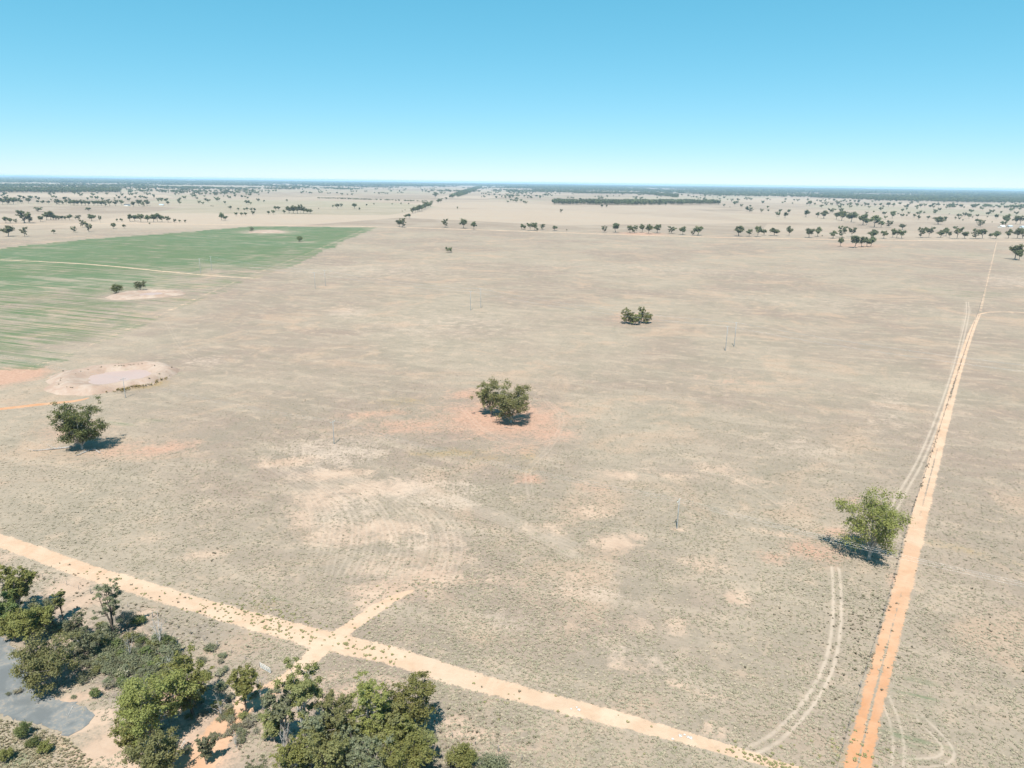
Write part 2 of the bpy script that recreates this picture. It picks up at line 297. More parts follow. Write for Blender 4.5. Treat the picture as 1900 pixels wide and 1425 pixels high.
GREEN = [(1700, 1300, 50, 60, .38), (1690, 1390, 60, 40, .42), (480, 1120, 55, 10, .30), (540, 1175, 50, 8, .28), (310, 690, 22, 7, .3), (275, 667, 40, 4, .3), (1790, 545, 90, 6, .3), (1780, 470, 60, 5, .25), (240, 785, 50, 8, .25), (1350, 1396, 90, 8, .3), (1150, 610, 40, 4, .3), (20, 1415, 60, 18, .3)]
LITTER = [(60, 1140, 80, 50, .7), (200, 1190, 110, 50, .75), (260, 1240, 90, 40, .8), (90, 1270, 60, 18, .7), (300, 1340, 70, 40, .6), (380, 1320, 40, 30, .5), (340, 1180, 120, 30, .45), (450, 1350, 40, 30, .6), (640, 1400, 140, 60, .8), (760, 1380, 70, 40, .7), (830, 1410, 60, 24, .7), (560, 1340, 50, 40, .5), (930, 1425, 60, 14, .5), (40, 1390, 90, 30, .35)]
FIELD = gs([(-420, 500), (0, 461), (160, 444), (300, 434), (470, 420), (700, 422), (640, 447), (560, 488), (500, 508), (470, 517), (390, 552), (280, 600), (150, 655), (70, 686), (0, 688), (-420, 720)])
THIN = [(420, 512, 130, 14, .42), (330, 545, 90, 16, .5), (200, 605, 170, 30, .15), (90, 655, 120, 22, .30), (300, 575, 90, 18, .34), (440, 500, 120, 14, .22), (100, 560, 200, 30, .14), (495, 430, 40, 3, .8), (556, 449, 22, 1.5, .6), (270, 547, 68, 9, .9), (540, 480, 30, 14, .2)]
def inside(x, y, poly):
    r = np.zeros(len(x), bool); n = len(poly)
    for i in range(n):
        (x0, y0), (x1, y1) = poly[i], poly[(i + 1) % n]
        c = ((y0 > y) != (y1 > y)) & (x < (x1 - x0) * (y - y0) / (y1 - y0 + 1e-12) + x0); r ^= c
    return r
def value_noise(x, y, s, seed):
    r = np.random.default_rng(seed).random((256, 256)); u, v = x / s, y / s; i, j = np.floor(u).astype(int), np.floor(v).astype(int); a, b = u - i, v - j
    a, b = a * a * (3 - 2 * a), b * b * (3 - 2 * b); I, J, I1, J1 = i % 256, j % 256, (i + 1) % 256, (j + 1) % 256
    return (r[I, J] * (1 - a) + r[I1, J] * a) * (1 - b) + (r[I, J1] * (1 - a) + r[I1, J1] * a) * b
def covers(x, y):
    n = len(x); A = np.zeros((n, 3)); B = np.zeros((n, 3)); C = np.zeros((n, 4))
    A[:, 0] = patches(x, y, BARE); A[:, 1] = patches(x, y, RED); B[:, 0] = patches(x, y, PALE); B[:, 1] = patches(x, y, OCHRE)
    gr = patches(x, y, GREEN); jx, jy = (value_noise(x, y, 14.0, 41) - 0.5) * 9, (value_noise(x, y, 14.0, 42) - 0.5) * 9; f = inside(x + jx, y + jy, FIELD); dist = np.hypot(x, y)
    fv = 0.64 + 0.20 * sstep(dist, 560, 950); fv = np.clip(fv - patches(x, y, THIN), 0, 1); k_ = np.where(f)[0]
    if len(k_): ed, _, _ = near_line(x[k_], y[k_], FIELD[5:15], np.ones(10), np.zeros(10)); fv[k_] *= 0.66 + 0.34 * sstep(ed, 3, 22) + 0.25 * np.exp(-((ed - 5) / 3.0) ** 2)
    A[:, 2] = np.maximum(gr, np.where(f, fv, 0))
    for T in TR:
        P, w = T['P'], T['w']; pad = w.max() * 2 + 3
        m = (x > P[:, 0].min() - pad) & (x < P[:, 0].max() + pad) & (y > P[:, 1].min() - pad) & (y < P[:, 1].max() + pad)
        if not m.any(): continue
        d, ww, tn = near_line(x[m], y[m], P, w, T['tone'])
        if T['twin']:
            v = (1 - sstep(np.abs(d - 0.82), ww * 0.35, ww * 1.9)) * T['s']; k = np.where(m)[0]; C[k, 3] = np.maximum(C[k, 3], v); continue
        if True:
            v = 1 - 0.85 * sstep(d, ww * 0.4, ww * 1.45) - 0.15 * sstep(d, ww * 1.2, ww * 1.72)
            if T['tone'].max() > 0.9 or T is TR[2]: v = v - 0.75 * np.exp(-(d / 0.40) ** 2) * (0.62 + 0.38 * np.sin(y[m] * 0.061 + 1.0))
        v = v * T['s']; k = np.where(m)[0]; up = v > B[k, 2]
        B[k[up], 2] = v[up]; C[k[up], 0] = tn[up]
    C[:, 2] = sstep(dist, 1250, 1700) * (1 - f)
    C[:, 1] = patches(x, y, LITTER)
    return A, B, C
def paint(me, xy):
    A, B, C = covers(xy[:, 0].astype(float), xy[:, 1].astype(float))
    attr(me, 'soil', A); attr(me, 'cover', B); attr(me, 'place', C)

# ------------------------------------------------------------------ the plain
FAR = 46000.0
ang = np.concatenate([np.linspace(-50, 50, 620), np.linspace(50, 310, 60)[1:-1]]) * math.pi / 180
rad = np.concatenate([np.geomspace(8, 78, 24, endpoint=False), np.geomspace(78, 420, 250, endpoint=False), np.geomspace(420, 3000, 150, endpoint=False), np.geomspace(3000, FAR, 46)])
AA, RD = np.meshgrid(ang, rad)
gx = (np.sin(AA) * RD).ravel(); gy = (np.cos(AA) * RD).ravel(); na, nr = len(ang), len(rad)
idx = np.arange(nr * na).reshape(nr, na); nx = np.roll(idx, -1, axis=1)
q4 = np.stack([idx[:-1], idx[1:], nx[1:], nx[:-1]], -1).reshape(-1, 4)[:, ::-1]
V = np.stack([gx, gy, np.zeros_like(gx)], 1)
V = np.vstack([V, [[0, 0, 0]]]); ctr = len(V) - 1
me = mesh_np('ground', V, q4)
# the middle, closed with a small fan
import bmesh
bm = bmesh.new(); bm.from_mesh(me); bm.verts.ensure_lookup_table()
for i in range(na): bm.faces.new((bm.verts[int(idx[0, i])], bm.verts[ctr], bm.verts[int(nx[0, i])]))
bmesh.ops.recalc_face_normals(bm, faces=bm.faces); bm.to_mesh(me); bm.free()
if me.polygons[0].normal.z < 0: me.flip_normals()
paint(me, V[:, :2])
ground = link('ground', me, None, (M_GROUND,)); tag(ground, 'wide flat plain of dry beige grass reaching the horizon', 'ground', kind='structure')

def strip(T, z, label):
    fine = 1.2 if np.hypot(*T['P'].T).min() < 500 else 8.0
    P, w = resample(T['P'][:: max(1, int(len(T['P']) / 200))], fine, T['w'][:: max(1, int(len(T['P']) / 200))])
    tg = np.gradient(P, axis=0); tg /= np.linalg.norm(tg, axis=1)[:, None] + 1e-9; nr_ = np.stack([tg[:, 1], -tg[:, 0]], 1)
    ext = (w * 1.75 + 0.1) if not T['twin'] else (0.82 + w * 1.9)
    u = np.linspace(-1, 1, 19 if T['twin'] else 15)
    XY = P[:, None, :] + nr_[:, None, :] * (ext[:, None] * u[None, :])[:, :, None]
    n, m = len(P), len(u); v = np.dstack([XY, np.full((n, m), z)]).reshape(-1, 3); ii = np.arange(n * m).reshape(n, m)
    f = np.stack([ii[:-1, :-1], ii[:-1, 1:], ii[1:, 1:], ii[1:, :-1]], -1).reshape(-1, 4)
    me = mesh_np(T['name'], v, f)
    if me.polygons[0].normal.z < 0: me.flip_normals()
    paint(me, v[:, :2]); o = link(T['name'], me, None, (M_GROUND,)); tag(o, label, 'track', kind='structure'); return o
TLAB = ['wide sandy track crossing the near grass paddock', 'sandy track running from the roadside scrub to the wide track', 'long straight orange dirt track beside the wire fence',
        'faint track turning off at the far end of the orange track', 'faint pale strip running on beside the fence to the far tree row', 'short orange track beyond the lone dark tree', 'pair of pale wheel marks curving beside the fence',
        'pair of pale wheel marks along the fence', 'faint wheel marks in the greenish grass', 'looping wheel marks in the greenish grass', 'pale lane through the green crop', 'pale lane along the edge of the green crop', 'pale road with trees along it at the far side of the paddock']
for i, T in enumerate(TR): strip(T, 0.003 + 0.0018 * i, TLAB[i] if i < len(TLAB) else 'faint old wheel marks sweeping across the dry paddock')

# ------------------------------------------------------------------ bitumen pad at the corner
def blob_mesh(name, pts, z, n_in=6):
    P, _ = resample(np.vstack([gs(pts), gs(pts)[:1]]), 0.7); P = P[:-1]; c = P.mean(0)
    P = P + np.random.default_rng(3).normal(0, 0.30, P.shape)
    from mathutils.geometry import tessellate_polygon
    tri = tessellate_polygon([[Vector((x, y, 0)) for x, y in P]])
    me = bpy.data.meshes.new(name); me.from_pydata([(x, y, z) for x, y in P], [], [tuple(t) for t in tri]); me.update()
    bm = bmesh.new(); bm.from_mesh(me); bmesh.ops.recalc_face_normals(bm, faces=bm.faces); bm.to_mesh(me); bm.free()
    if sum(p.normal.z for p in me.polygons) < 0: me.flip_normals()
    return me
q = NT('worn_bitumen'); pos = q.n('ShaderNodeNewGeometry').outputs['Position']
n1, n2, n3 = q.noise(pos, 0.22, 4.0, 0.6, 0.8), q.noise(pos, 1.6, 3.0), q.noise(pos, 9.0, 2.0)
c = q.mix(q.smooth(n1, 0.35, 0.7), (0.110, 0.116, 0.116), (0.165, 0.168, 0.163)); c = q.mix(q.smooth(q.math('ADD', q.math('MULTIPLY', n2, 0.5), q.math('MULTIPLY', n1, 0.6)), 0.56, 0.72, 0, 0.6), c, (0.27, 0.215, 0.165)); c = q.mix(q.smooth(n3, 0.45, 0.3, 0, 0.4), c, (0.09, 0.095, 0.098))
q.diffuse(c, 0.9, 0.25); M_BIT = q.m
me = blob_mesh('road', [(-160, 1130), (-60, 1160), (0, 1180), (38, 1215), (60, 1258), (75, 1282), (110, 1298), (145, 1308), (168, 1326), (163, 1345), (140, 1362), (118, 1362), (70, 1343), (30, 1335), (0, 1322), (-60, 1310), (-160, 1290)], 0.060)
tag(link('road', me, None, (M_BIT,)), 'worn grey bitumen road end beside the scrub', 'road', kind='structure')

# ------------------------------------------------------------------ farm dams: banks and water
q = NT('dam_bank_soil'); pos = q.n('ShaderNodeNewGeometry').outputs['Position']; n1, n2, n3 = q.noise(pos, 0.12, 4.0, 0.6, 0.5), q.noise(pos, 0.8, 3.0), q.noise(pos, 0.4, 4.0, 0.7)
c = q.mix(q.smooth(n1, 0.35, 0.65), (0.275, 0.195, 0.150), (0.335, 0.262, 0.212)); c = q.mix(q.smooth(n2, 0.55, 0.75, 0, 0.6), c, (0.32, 0.215, 0.15)); c = q.mix(q.smooth(n3, 0.56, 0.7, 0, 0.75), c, (0.235, 0.195, 0.145))
q.diffuse(c, 0.95, 0.1); M_BANK = q.m
q = NT('muddy_water'); pos = q.n('ShaderNodeNewGeometry').outputs['Position']; n1 = q.noise(pos, 0.05, 2.0)
p = q.diffuse(q.mix(n1, (0.345, 0.245, 0.208), (0.38, 0.275, 0.235)), 0.35, 0.25)
b = q.n('ShaderNodeBump'); b.inputs['Strength'].default_value = 0.08; b.inputs['Distance'].default_value = 0.05; q.l(q.noise(pos, 1.5, 3.0), b.inputs['Height']); q.l(b.outputs[0], p.inputs['Normal']); M_WATER = q.m
def dam(cpx, outer, inner, hb, water=True, seed=1, labels=None):
    r = np.random.default_rng(seed); c = g(*cpx); k = mpp(c); sn = CAM_H / math.sqrt(c @ c + CAM_H ** 2)
    az = math.atan2(c[0], c[1]); ex = np.array([math.cos(az), -math.sin(az)]); ey = np.array([math.sin(az), math.cos(az)])
    n = 72; th = np.linspace(0, 2 * math.pi, n, endpoint=False)
    wob = 1 + 0.07 * np.sin(2 * th + 1) + 0.05 * np.sin(3 * th + seed) + 0.035 * np.sin(7 * th + 2 * seed) + 0.02 * np.sin(13 * th + seed) + r.normal(0, 0.012, n)
    def ring(a, b, dx, dy, p=2.6):
        cs, sn_ = np.cos(th), np.sin(th); m = (np.abs(cs) ** p + np.abs(sn_) ** p) ** (-1 / p)
        u = (dx + a * cs * m * wob) * k; v = (dy + b * sn_ * m * wob) * k / sn
        return c + u[:, None] * ex + v[:, None] * ey
    o_, i_ = np.array(outer, float), np.array(inner, float)
    prof = [(0.0, -0.05), (0.10, 0.25), (0.25, 0.65), (0.45, 0.95), (0.62, 0.9), (0.8, 0.6), (1.0, 0.26), (1.25, 0.10), (1.5, 0.06)]
    v = []
    for t, z in prof:
        m = o_ + (i_ - o_) * t; rg = ring(*m); zz = z * hb + r.normal(0, 0.05 * hb, n) * (0.2 < t < 0.95); v.append(np.column_stack([rg, zz]))
    v = np.vstack(v); L = len(prof); f = []
    for a in range(L - 1):
        for b in range(n): f.append((a * n + b, a * n + (b + 1) % n, (a + 1) * n + (b + 1) % n, (a + 1) * n + b))
    me = bpy.data.meshes.new('dam_bank'); vv = [tuple(x) for x in v]; vv.append((c[0], c[1], 0.05)); e = (L - 1) * n
    me.from_pydata(vv, [], f + [(e + b, e + (b + 1) % n, len(vv) - 1) for b in range(n)]); me.update()
    bm = bmesh.new(); bm.from_mesh(me); bmesh.ops.recalc_face_normals(bm, faces=bm.faces); bm.to_mesh(me); bm.free()
    if me.polygons[len(f)].normal.z < 0: me.flip_normals()
    me.polygons.foreach_set('use_smooth', [True] * len(me.polygons))
    tag(link('dam_bank', me, None, (M_BANK,)), labels[0], 'dam', kind='structure')
    if water:
        rg = ring(*(o_ + (i_ - o_) * 1.05)); wv = [(x, y, 0.20 * hb) for x, y in rg] + [(c[0] + ex[0] * i_[2] * k, c[1] + ex[1] * i_[2] * k, 0.20 * hb)]
        me = bpy.data.meshes.new('dam_water'); me.from_pydata(wv, [], [(b, (b + 1) % n, n) for b in range(n)]); me.update()
        if me.polygons[0].normal.z < 0: me.flip_normals()
        tag(link('dam_water', me, None, (M_WATER,)), labels[1], 'water', kind='structure')
    return ring
DAM1 = dam((207, 701), (102, 25, 0, 0), (52, 12.5, 11, -1.5), 2.6, True, 1, ('pale soil bank around the larger muddy dam', 'muddy pinkish water of the larger dam'))
dam((270, 547), (62, 7.2, 0, 0), (22, 3.2, 8, 0), 1.8, True, 2, ('pale soil bank of the small dam beside two trees', 'pale water of the small dam beside two trees'))
dam((495, 430), (30, 2.4, 0, 0), (14, 1.2, 0, 0), 1.6, False, 3, ('bare pale bank of the dry dam in the green crop',))

# ------------------------------------------------------------------ instanced ground cover (nobody could count it)
def scatter(name, pts, rot, scl, src, label, cat):
    me = bpy.data.meshes.new(name); pts = np.asarray(pts, np.float32); n = len(pts)
    me.vertices.add(n); me.vertices.foreach_set('co', pts.ravel())
    a = me.attributes.new('turn', 'FLOAT_VECTOR', 'POINT'); a.data.foreach_set('vector', np.asarray(rot, np.float32).ravel())
    a = me.attributes.new('size', 'FLOAT_VECTOR', 'POINT'); a.data.foreach_set('vector', np.asarray(scl, np.float32).ravel())
    o = link(name, me); tag(o, label, cat, kind='stuff')
    t = bpy.data.node_groups.new(name + '_scatter', 'GeometryNodeTree')
    t.interface.new_socket('Geometry', in_out='INPUT', socket_type='NodeSocketGeometry'); t.interface.new_socket('Geometry', in_out='OUTPUT', socket_type='NodeSocketGeometry')
    gi, go = t.nodes.new('NodeGroupInput'), t.nodes.new('NodeGroupOutput'); ip = t.nodes.new('GeometryNodeInstanceOnPoints'); ob = t.nodes.new('GeometryNodeObjectInfo')
    ob.inputs['Object'].default_value = src; ob.inputs['As Instance'].default_value = True
    n1 = t.nodes.new('GeometryNodeInputNamedAttribute'); n1.data_type = 'FLOAT_VECTOR'; n1.inputs['Name'].default_value = 'turn'
    n2 = t.nodes.new('GeometryNodeInputNamedAttribute'); n2.data_type = 'FLOAT_VECTOR'; n2.inputs['Name'].default_value = 'size'
    e = t.nodes.new('FunctionNodeEulerToRotation'); t.links.new(n1.outputs['Attribute'], e.inputs[0])
    t.links.new(gi.outputs[0], ip.inputs['Points']); t.links.new(ob.outputs['Geometry'], ip.inputs['Instance'])
    t.links.new(e.outputs[0], ip.inputs['Rotation']); t.links.new(n2.outputs['Attribute'], ip.inputs['Scale']); t.links.new(ip.outputs[0], go.inputs[0])
    o.modifiers.new('scatter', 'NODES').node_group = t
    return o
def tuft_source(name, n, spread, h, mat, seed, wide=0.05):
    r = np.random.default_rng(seed); v = []; f = []
    for i in range(n):
        a = r.uniform(0, 2 * math.pi); rr = spread * 0.35 * math.sqrt(r.random()); b = np.array([math.cos(a) * rr, math.sin(a) * rr, -0.02])
        a2 = a + r.normal(0, 0.7); lean = spread * r.uniform(0.3, 1.0); hh = h * r.uniform(0.5, 1.0)
        tip = b + np.array([math.cos(a2) * lean, math.sin(a2) * lean, hh]); s = np.array([-math.sin(a2), math.cos(a2), 0]) * wide * r.uniform(0.7, 1.3)
        mid = b + (tip - b) * 0.55 + np.array([0, 0, hh * 0.15]); k = len(v)
        v += [b - s * 0.6, b + s * 0.6, mid + s, tip, mid - s]; f += [(k, k + 1, k + 2, k + 4), (k + 4, k + 2, k + 3)]
    me = bpy.data.meshes.new(name); me.from_pydata([tuple(x) for x in v], [], f); me.update(); me.materials.append(mat)
    return bpy.data.objects.new(name, me)
M_STRAW = tuft_material('straw_tuft', (0.255, 0.210, 0.152), (0.290, 0.24, 0.175), (0.215, 0.188, 0.130))
M_GREYT = tuft_material('grey_tuft', (0.205, 0.185, 0.128), (0.240, 0.212, 0.150), (0.180, 0.172, 0.108))
M_HERB = tuft_material('green_herb', (0.165, 0.160, 0.070), (0.205, 0.190, 0.090), (0.13, 0.13, 0.06))
M_WEED = tuft_material('dark_weed', (0.14, 0.12, 0.085), (0.20, 0.17, 0.12), (0.13, 0.125, 0.07))
T_STRAW = tuft_source('straw_tussock', 11, 0.40, 0.14, M_STRAW, 1, 0.08); T_GREY = tuft_source('grey_tussock', 12, 0.38, 0.16, M_GREYT, 2, 0.09)
T_HERB = tuft_source('green_herb', 14, 0.40, 0.30, M_HERB, 3, 0.10); T_WEED = tuft_source('dark_weed', 14, 0.40, 0.45, M_WEED, 4, 0.09)
def inst(pts, smin, smax, flat=1.0):
    n = len(pts); rot = np.zeros((n, 3)); rot[:, 2] = rng.uniform(0, 2 * math.pi, n); s = rng.uniform(smin, smax, n)
    return rot, np.stack([s, s * rng.uniform(0.8, 1.25, n), s * flat * rng.uniform(0.7, 1.2, n)], 1)
BITP = gs([(-160, 1130), (0, 1178), (70, 1285), (168, 1326), (163, 1345), (118, 1362), (0, 1322), (-160, 1290)])
def sample(n, r0, r1, power):
    a = rng.uniform(-0.78, 0.78, n); u = rng.random(n); r = (r0 ** power + u * (r1 ** power - r0 ** power)) ** (1 / power)
    return np.sin(a) * r, np.cos(a) * r
dam_c = g(207, 701)
for nm, src, n, off, lab in (('dry_grass', T_STRAW, 90000, 0.0, 'dry straw coloured grass tussocks all over the near paddock'), ('grey_grass', T_GREY, 130000, 0.05, 'grey dry grass tussocks mixed through the near paddock')):
    x, y = sample(n, 72, 470 if off == 0 else 330, 0.9 if off == 0 else 0.4); A, B, C = covers(x, y)
    den = 0.5 + 1.0 * (value_noise(x, y, 7.0, 5 + int(off * 10)) - 0.5) + 0.7 * (value_noise(x, y, 31.0, 9) - 0.5) - off
    p = (den + 0.3 - 1.2 * C[:, 3] - 1.6 * B[:, 2] - 0.8 * A[:, 0] - 0.6 * A[:, 1]) * (1 - sstep(np.hypot(x, y), 150, 460 if off == 0 else 325)); keep = (rng.random(n) < p) & ~inside(x, y, BITP) & (np.hypot(x - dam_c[0], y - dam_c[1]) > 27)
    pts = np.stack([x, y, np.zeros(n)], 1)[keep]; rot, sc = inst(pts, 0.4, 1.15); scatter(nm, pts, rot, sc, src, lab, 'grass')
# herbs on and beside the wide track, weeds along the fence
P = []
for a, b, n, sp in (((370, 1122), (740, 1222), 190, 2.0), ((150, 1060), (330, 1112), 40, 2.2), ((430, 1110), (560, 1165), 130, 3.0), ((640, 1160), (760, 1095), 50, 3.0), ((1540, 1425), (1600, 1380), 60, 3), ((1350, 1392), (1480, 1428), 80, 0.9), ((850, 1285), (1250, 1368), 20, 3)):
    A_, B_ = g(*a), g(*b); t = rng.random(n)[:, None]; P.append(A_ + (B_ - A_) * t + rng.normal(0, sp, (n, 2)))
P = np.vstack(P); pts = np.column_stack([P, np.full(len(P), 0.02)]); rot, sc = inst(pts, 0.35, 0.95, 0.8); scatter('green_herbs', pts, rot, sc, T_HERB, 'small green herbs dotted on and beside the sandy track', 'herbs')
FENCE_PX = [(1535, 1480), (1553, 1425), (1601, 1262), (1650, 1105), (1682, 982), (1722, 862), (1765, 728), (1800, 622), (1817, 572), (1833, 512), (1848, 448)]
FP, _ = resample(gs(FENCE_PX), 1.0)
k = rng.integers(0, len(FP), 1700); P = FP[k] + rng.normal(0, 0.22, (1700, 2)); 
far_ok = np.hypot(*P.T) < 480; P = P[far_ok & (value_noise(P[:, 0], P[:, 1], 6.0, 3) > 0.38)]
ex = []
for a, b, n, sp in (((1585, 1150), (1630, 1110), 50, 2.2), ((1550, 1300), (1600, 1150), 60, 2.4), ((160, 720), (300, 700), 0, 4), ((350, 1015), (420, 1035), 12, 2), ((820, 1340), (880, 1365), 14, 2), ((1500, 1150), (1640, 1180), 60, 5), ((1750, 1050), (1880, 1400), 70, 18), ((60, 1060), (200, 1120), 70, 4), ((250, 1130), (400, 1190), 120, 4), ((860, 1320), (940, 1400), 90, 4), ((440, 1330), (470, 1380), 60, 3)):
    A_, B_ = g(*a), g(*b); t = rng.random(n)[:, None]; ex.append(A_ + (B_ - A_) * t + rng.normal(0, sp, (n, 2)))
P = np.vstack([P] + ex); pts = np.column_stack([P, np.full(len(P), 0.0)]); rot, sc = inst(pts, 0.35, 0.95); scatter('dark_weeds', pts, rot, sc, T_WEED, 'dark dry weeds along the fence and the track edges', 'weeds')
# clods and tufts on the larger dam's bank, rushes beside it
P = []
for m, n, sp, a0, a1 in ((0.35, 24, 0.5, 0, 6.28), (0.72, 22, 0.4, 0.3, 2.9), (0.55, 14, 0.8, 3.3, 4.3)):
    o_, i_ = np.array((102, 25, 0, 0.0)), np.array((52, 12.5, 11, -1.5)); rg = DAM1(*(o_ + (i_ - o_) * m)); th = rng.uniform(a0, a1, n); P.append(rg[(th / 6.2832 * 72).astype(int) % 72] + rng.normal(0, sp, (n, 2)))
P = np.vstack(P); pts = np.column_stack([P, np.full(len(P), 2.0)]); rot, sc = inst(pts, 0.5, 1.2); scatter('bank_weeds', pts, rot, sc, T_WEED, 'dark weeds scattered on the larger dam bank', 'weeds')
M_RUSH = tuft_material('rush', (0.22, 0.165, 0.07), (0.30, 0.23, 0.11), (0.15, 0.13, 0.06)); T_RUSH = tuft_source('rush', 16, 0.45, 0.8, M_RUSH, 6, 0.08)
M_TALL = tuft_material('tall_straw', (0.26, 0.225, 0.14), (0.31, 0.265, 0.17), (0.21, 0.195, 0.12)); T_TALL = tuft_source('tall_straw', 14, 0.35, 0.55, M_TALL, 8, 0.06)
TL = gs([(-80, 1320), (20, 1340), (70, 1352), (125, 1372), (165, 1405), (190, 1450), (150, 1500), (-80, 1500)]); x, y = rng.uniform(TL[:, 0].min(), TL[:, 0].max(), 5200), rng.uniform(TL[:, 1].min(), TL[:, 1].max(), 5200); m = inside(x, y, TL)
pts = np.column_stack([x[m], y[m], np.zeros(m.sum())]); rot, sc = inst(pts, 0.35, 0.9); scatter('tall_grass', pts, rot, sc, T_TALL, 'tall yellow straw grass below the bitumen', 'grass')
t = rng.random(420)[:, None]; A_, B_, C_ = g(215, 724), g(268, 717), g(303, 699)
P = (1 - t) ** 2 * A_ + 2 * t * (1 - t) * B_ + t ** 2 * C_ + rng.normal(0, 2.2, (420, 2)); pts = np.column_stack([P, np.full(420, 0.3)]); rot, sc = inst(pts, 0.5, 1.15); scatter('rushes', pts, rot, sc, T_RUSH, 'brown rushes beside the larger dam', 'rushes')

# ------------------------------------------------------------------ trees
def tubes(chains, sides=6):
    v = []; f = []
    for P, r in chains:
        P = np.asarray(P, float); n = len(P); base = len(v)
        tg = np.gradient(P, axis=0); tg /= np.linalg.norm(tg, axis=1)[:, None] + 1e-9
        ref = np.array([0.31, 0.95, 0.05])
        for i in range(n):
            a = np.cross(tg[i], ref); a /= np.linalg.norm(a) + 1e-9; b = np.cross(tg[i], a)
            for k in range(sides):
                t = 2 * math.pi * k / sides; v.append(P[i] + (a * math.cos(t) + b * math.sin(t)) * r[i])
        for i in range(n - 1):
            for k in range(sides):
                k2 = (k + 1) % sides; f.append((base + i * sides + k, base + i * sides + k2, base + (i + 1) * sides + k2, base + (i + 1) * sides + k))
    return np.array(v), np.array(f)
def limb(r, p, d, L, r0, r1, n=5, wander=0.12, up=0.0):
    P = [np.array(p, float)]; d = np.array(d, float); d /= np.linalg.norm(d)
    for i in range(n):
        d = d + r.normal(0, wander, 3) + np.array([0, 0, up]); d /= np.linalg.norm(d); P.append(P[-1] + d * L / n)
    return np.array(P), np.linspace(r0, r1, n + 1), d
def tree_parts(seed, H, Rw, form='gum', leaves=4000, leaf=0.30, fork=0.22, lead=4, trunk=0.026, density=1.0, low=0):
    """skeleton chains and leaf clumps of one tree; Rw = half crown width"""
    r = np.random.default_rng(seed); ch = []; clumps = []
    tr = H * trunk
    if form == 'column':
        lean = r.normal(0, 0.04, 2); P, rr, d = limb(r, (0, 0, -0.1), (lean[0], lean[1], 1), H * 0.9, tr, tr * 0.25, 8, 0.04); ch.append((P, rr))
        for i in range(int(22 * density)):
            t = r.uniform(0.2, 1.0); b = P[min(8, int(t * 8))]; a = r.uniform(0, 6.28); rad_ = Rw * (0.35 + 0.75 * math.sin(math.pi * min(1, 0.15 + t * 0.8)))
            e = b + np.array([math.cos(a) * rad_ * r.uniform(0.3, 0.85), math.sin(a) * rad_ * r.uniform(0.3, 0.85), H * r.uniform(0.0, 0.10)]); ch.append((np.array([b, (b + e) / 2 + [0, 0, -0.02 * H], e]), np.array([tr * 0.3, tr * 0.2, tr * 0.08])))
            clumps.append((e, rad_ * r.uniform(0.30, 0.5), 0.8))
    elif form == 'round':
        P, rr, d = limb(r, (0, 0, -0.01), (*r.normal(0, 0.1, 2), 1), H * 0.5, tr, tr * 0.5, 5, 0.06); ch.append((P, rr)); ecc = r.uniform(0.8, 1.0)
        for i in range(int(20 * density)):
            u = r.normal(0, 1, 3); u /= np.linalg.norm(u); q_ = r.uniform(0.45, 1.0); e = np.array([u[0] * Rw * 0.72 * q_, u[1] * Rw * 0.72 * q_ * ecc, H * (0.60 + 0.28 * u[2] * q_)])
            b = P[3] if e[2] < 0.6 * H else P[5]; ch.append((np.array([b, (b + e) / 2, e]), np.array([tr * 0.45, tr * 0.25, tr * 0.08]))); clumps.append((e, Rw * r.uniform(0.2, 0.36), r.uniform(0.7, 0.95)))
    elif form == 'shrub':
        for i in range(7):
            a = r.uniform(0, 6.28); P, rr, d = limb(r, (0, 0, -0.05), (math.cos(a) * 0.9, math.sin(a) * 0.9, r.uniform(0.7, 1.6)), H * 0.75, tr, tr * 0.3, 4, 0.15); ch.append((P, rr))
        for i in range(int(16 * density)):
            a = r.uniform(0, 6.28); q_ = math.sqrt(r.random()); z = H * (0.32 + 0.48 * r.random() * (1 - 0.4 * q_)); clumps.append((np.array([math.cos(a) * Rw * 0.75 * q_, math.sin(a) * Rw * 0.75 * q_, z]), Rw * r.uniform(0.26, 0.44), 0.8))
    else:
        fh = H * fork; lean = r.normal(0, 0.10, 2); P, rr, d = limb(r, (0, 0, -0.15), (lean[0], lean[1], 1), fh + 0.15, tr, tr * 0.8, 4, 0.05); ch.append((P, rr))
        top = P[-1]; a0 = r.uniform(0, 6.28)
        for i in range(lead):
            a = a0 + 6.28 * i / lead + r.normal(0, 0.3); sp = r.uniform(0.25, 0.75) * (Rw / (H * 0.4)); dirv = np.array([math.cos(a) * sp, math.sin(a) * sp, 1.0])
            if form == 'spread': dirv[2] = r.uniform(0.45, 0.9)
            L = (H - fh) * r.uniform(0.72, 0.95) / (1 if form != 'spread' else 1.05)
            P2, r2, d2 = limb(r, top, dirv, L, tr * 0.6, tr * 0.12, 7, 0.10, 0.05); ch.append((P2, r2))
            if form != 'dead': clumps.append((P2[-1], Rw * r.uniform(0.14, 0.26), 0.8))
            for j in range(int((7 if form != 'dead' else 4) * density)):
                t = r.uniform(0.3, 0.97); k = min(6, int(t * 7)); b = P2[k] + (P2[k + 1] - P2[k]) * r.random(); aa = r.uniform(0, 6.28)
                out = np.array([math.cos(aa), math.sin(aa), r.uniform(0.1, 0.9)]); out[:2] += 0.5 * b[:2] / (np.linalg.norm(b[:2]) + 1e-3)
                Lb = (H - fh) * r.uniform(0.14, 0.36); P3, r3, d3 = limb(r, b, out, Lb, r2[k] * 0.55, r2[k] * 0.12, 4, 0.16, 0.04); ch.append((P3, r3))
                if form != 'dead':
                    clumps.append((P3[-1], Rw * r.uniform(0.09, 0.23), r.uniform(0.55, 0.9)))
                    if r.random() < 0.5: clumps.append((P3[2] + r.normal(0, 0.05 * H, 3), Rw * r.uniform(0.09, 0.18), 0.7))
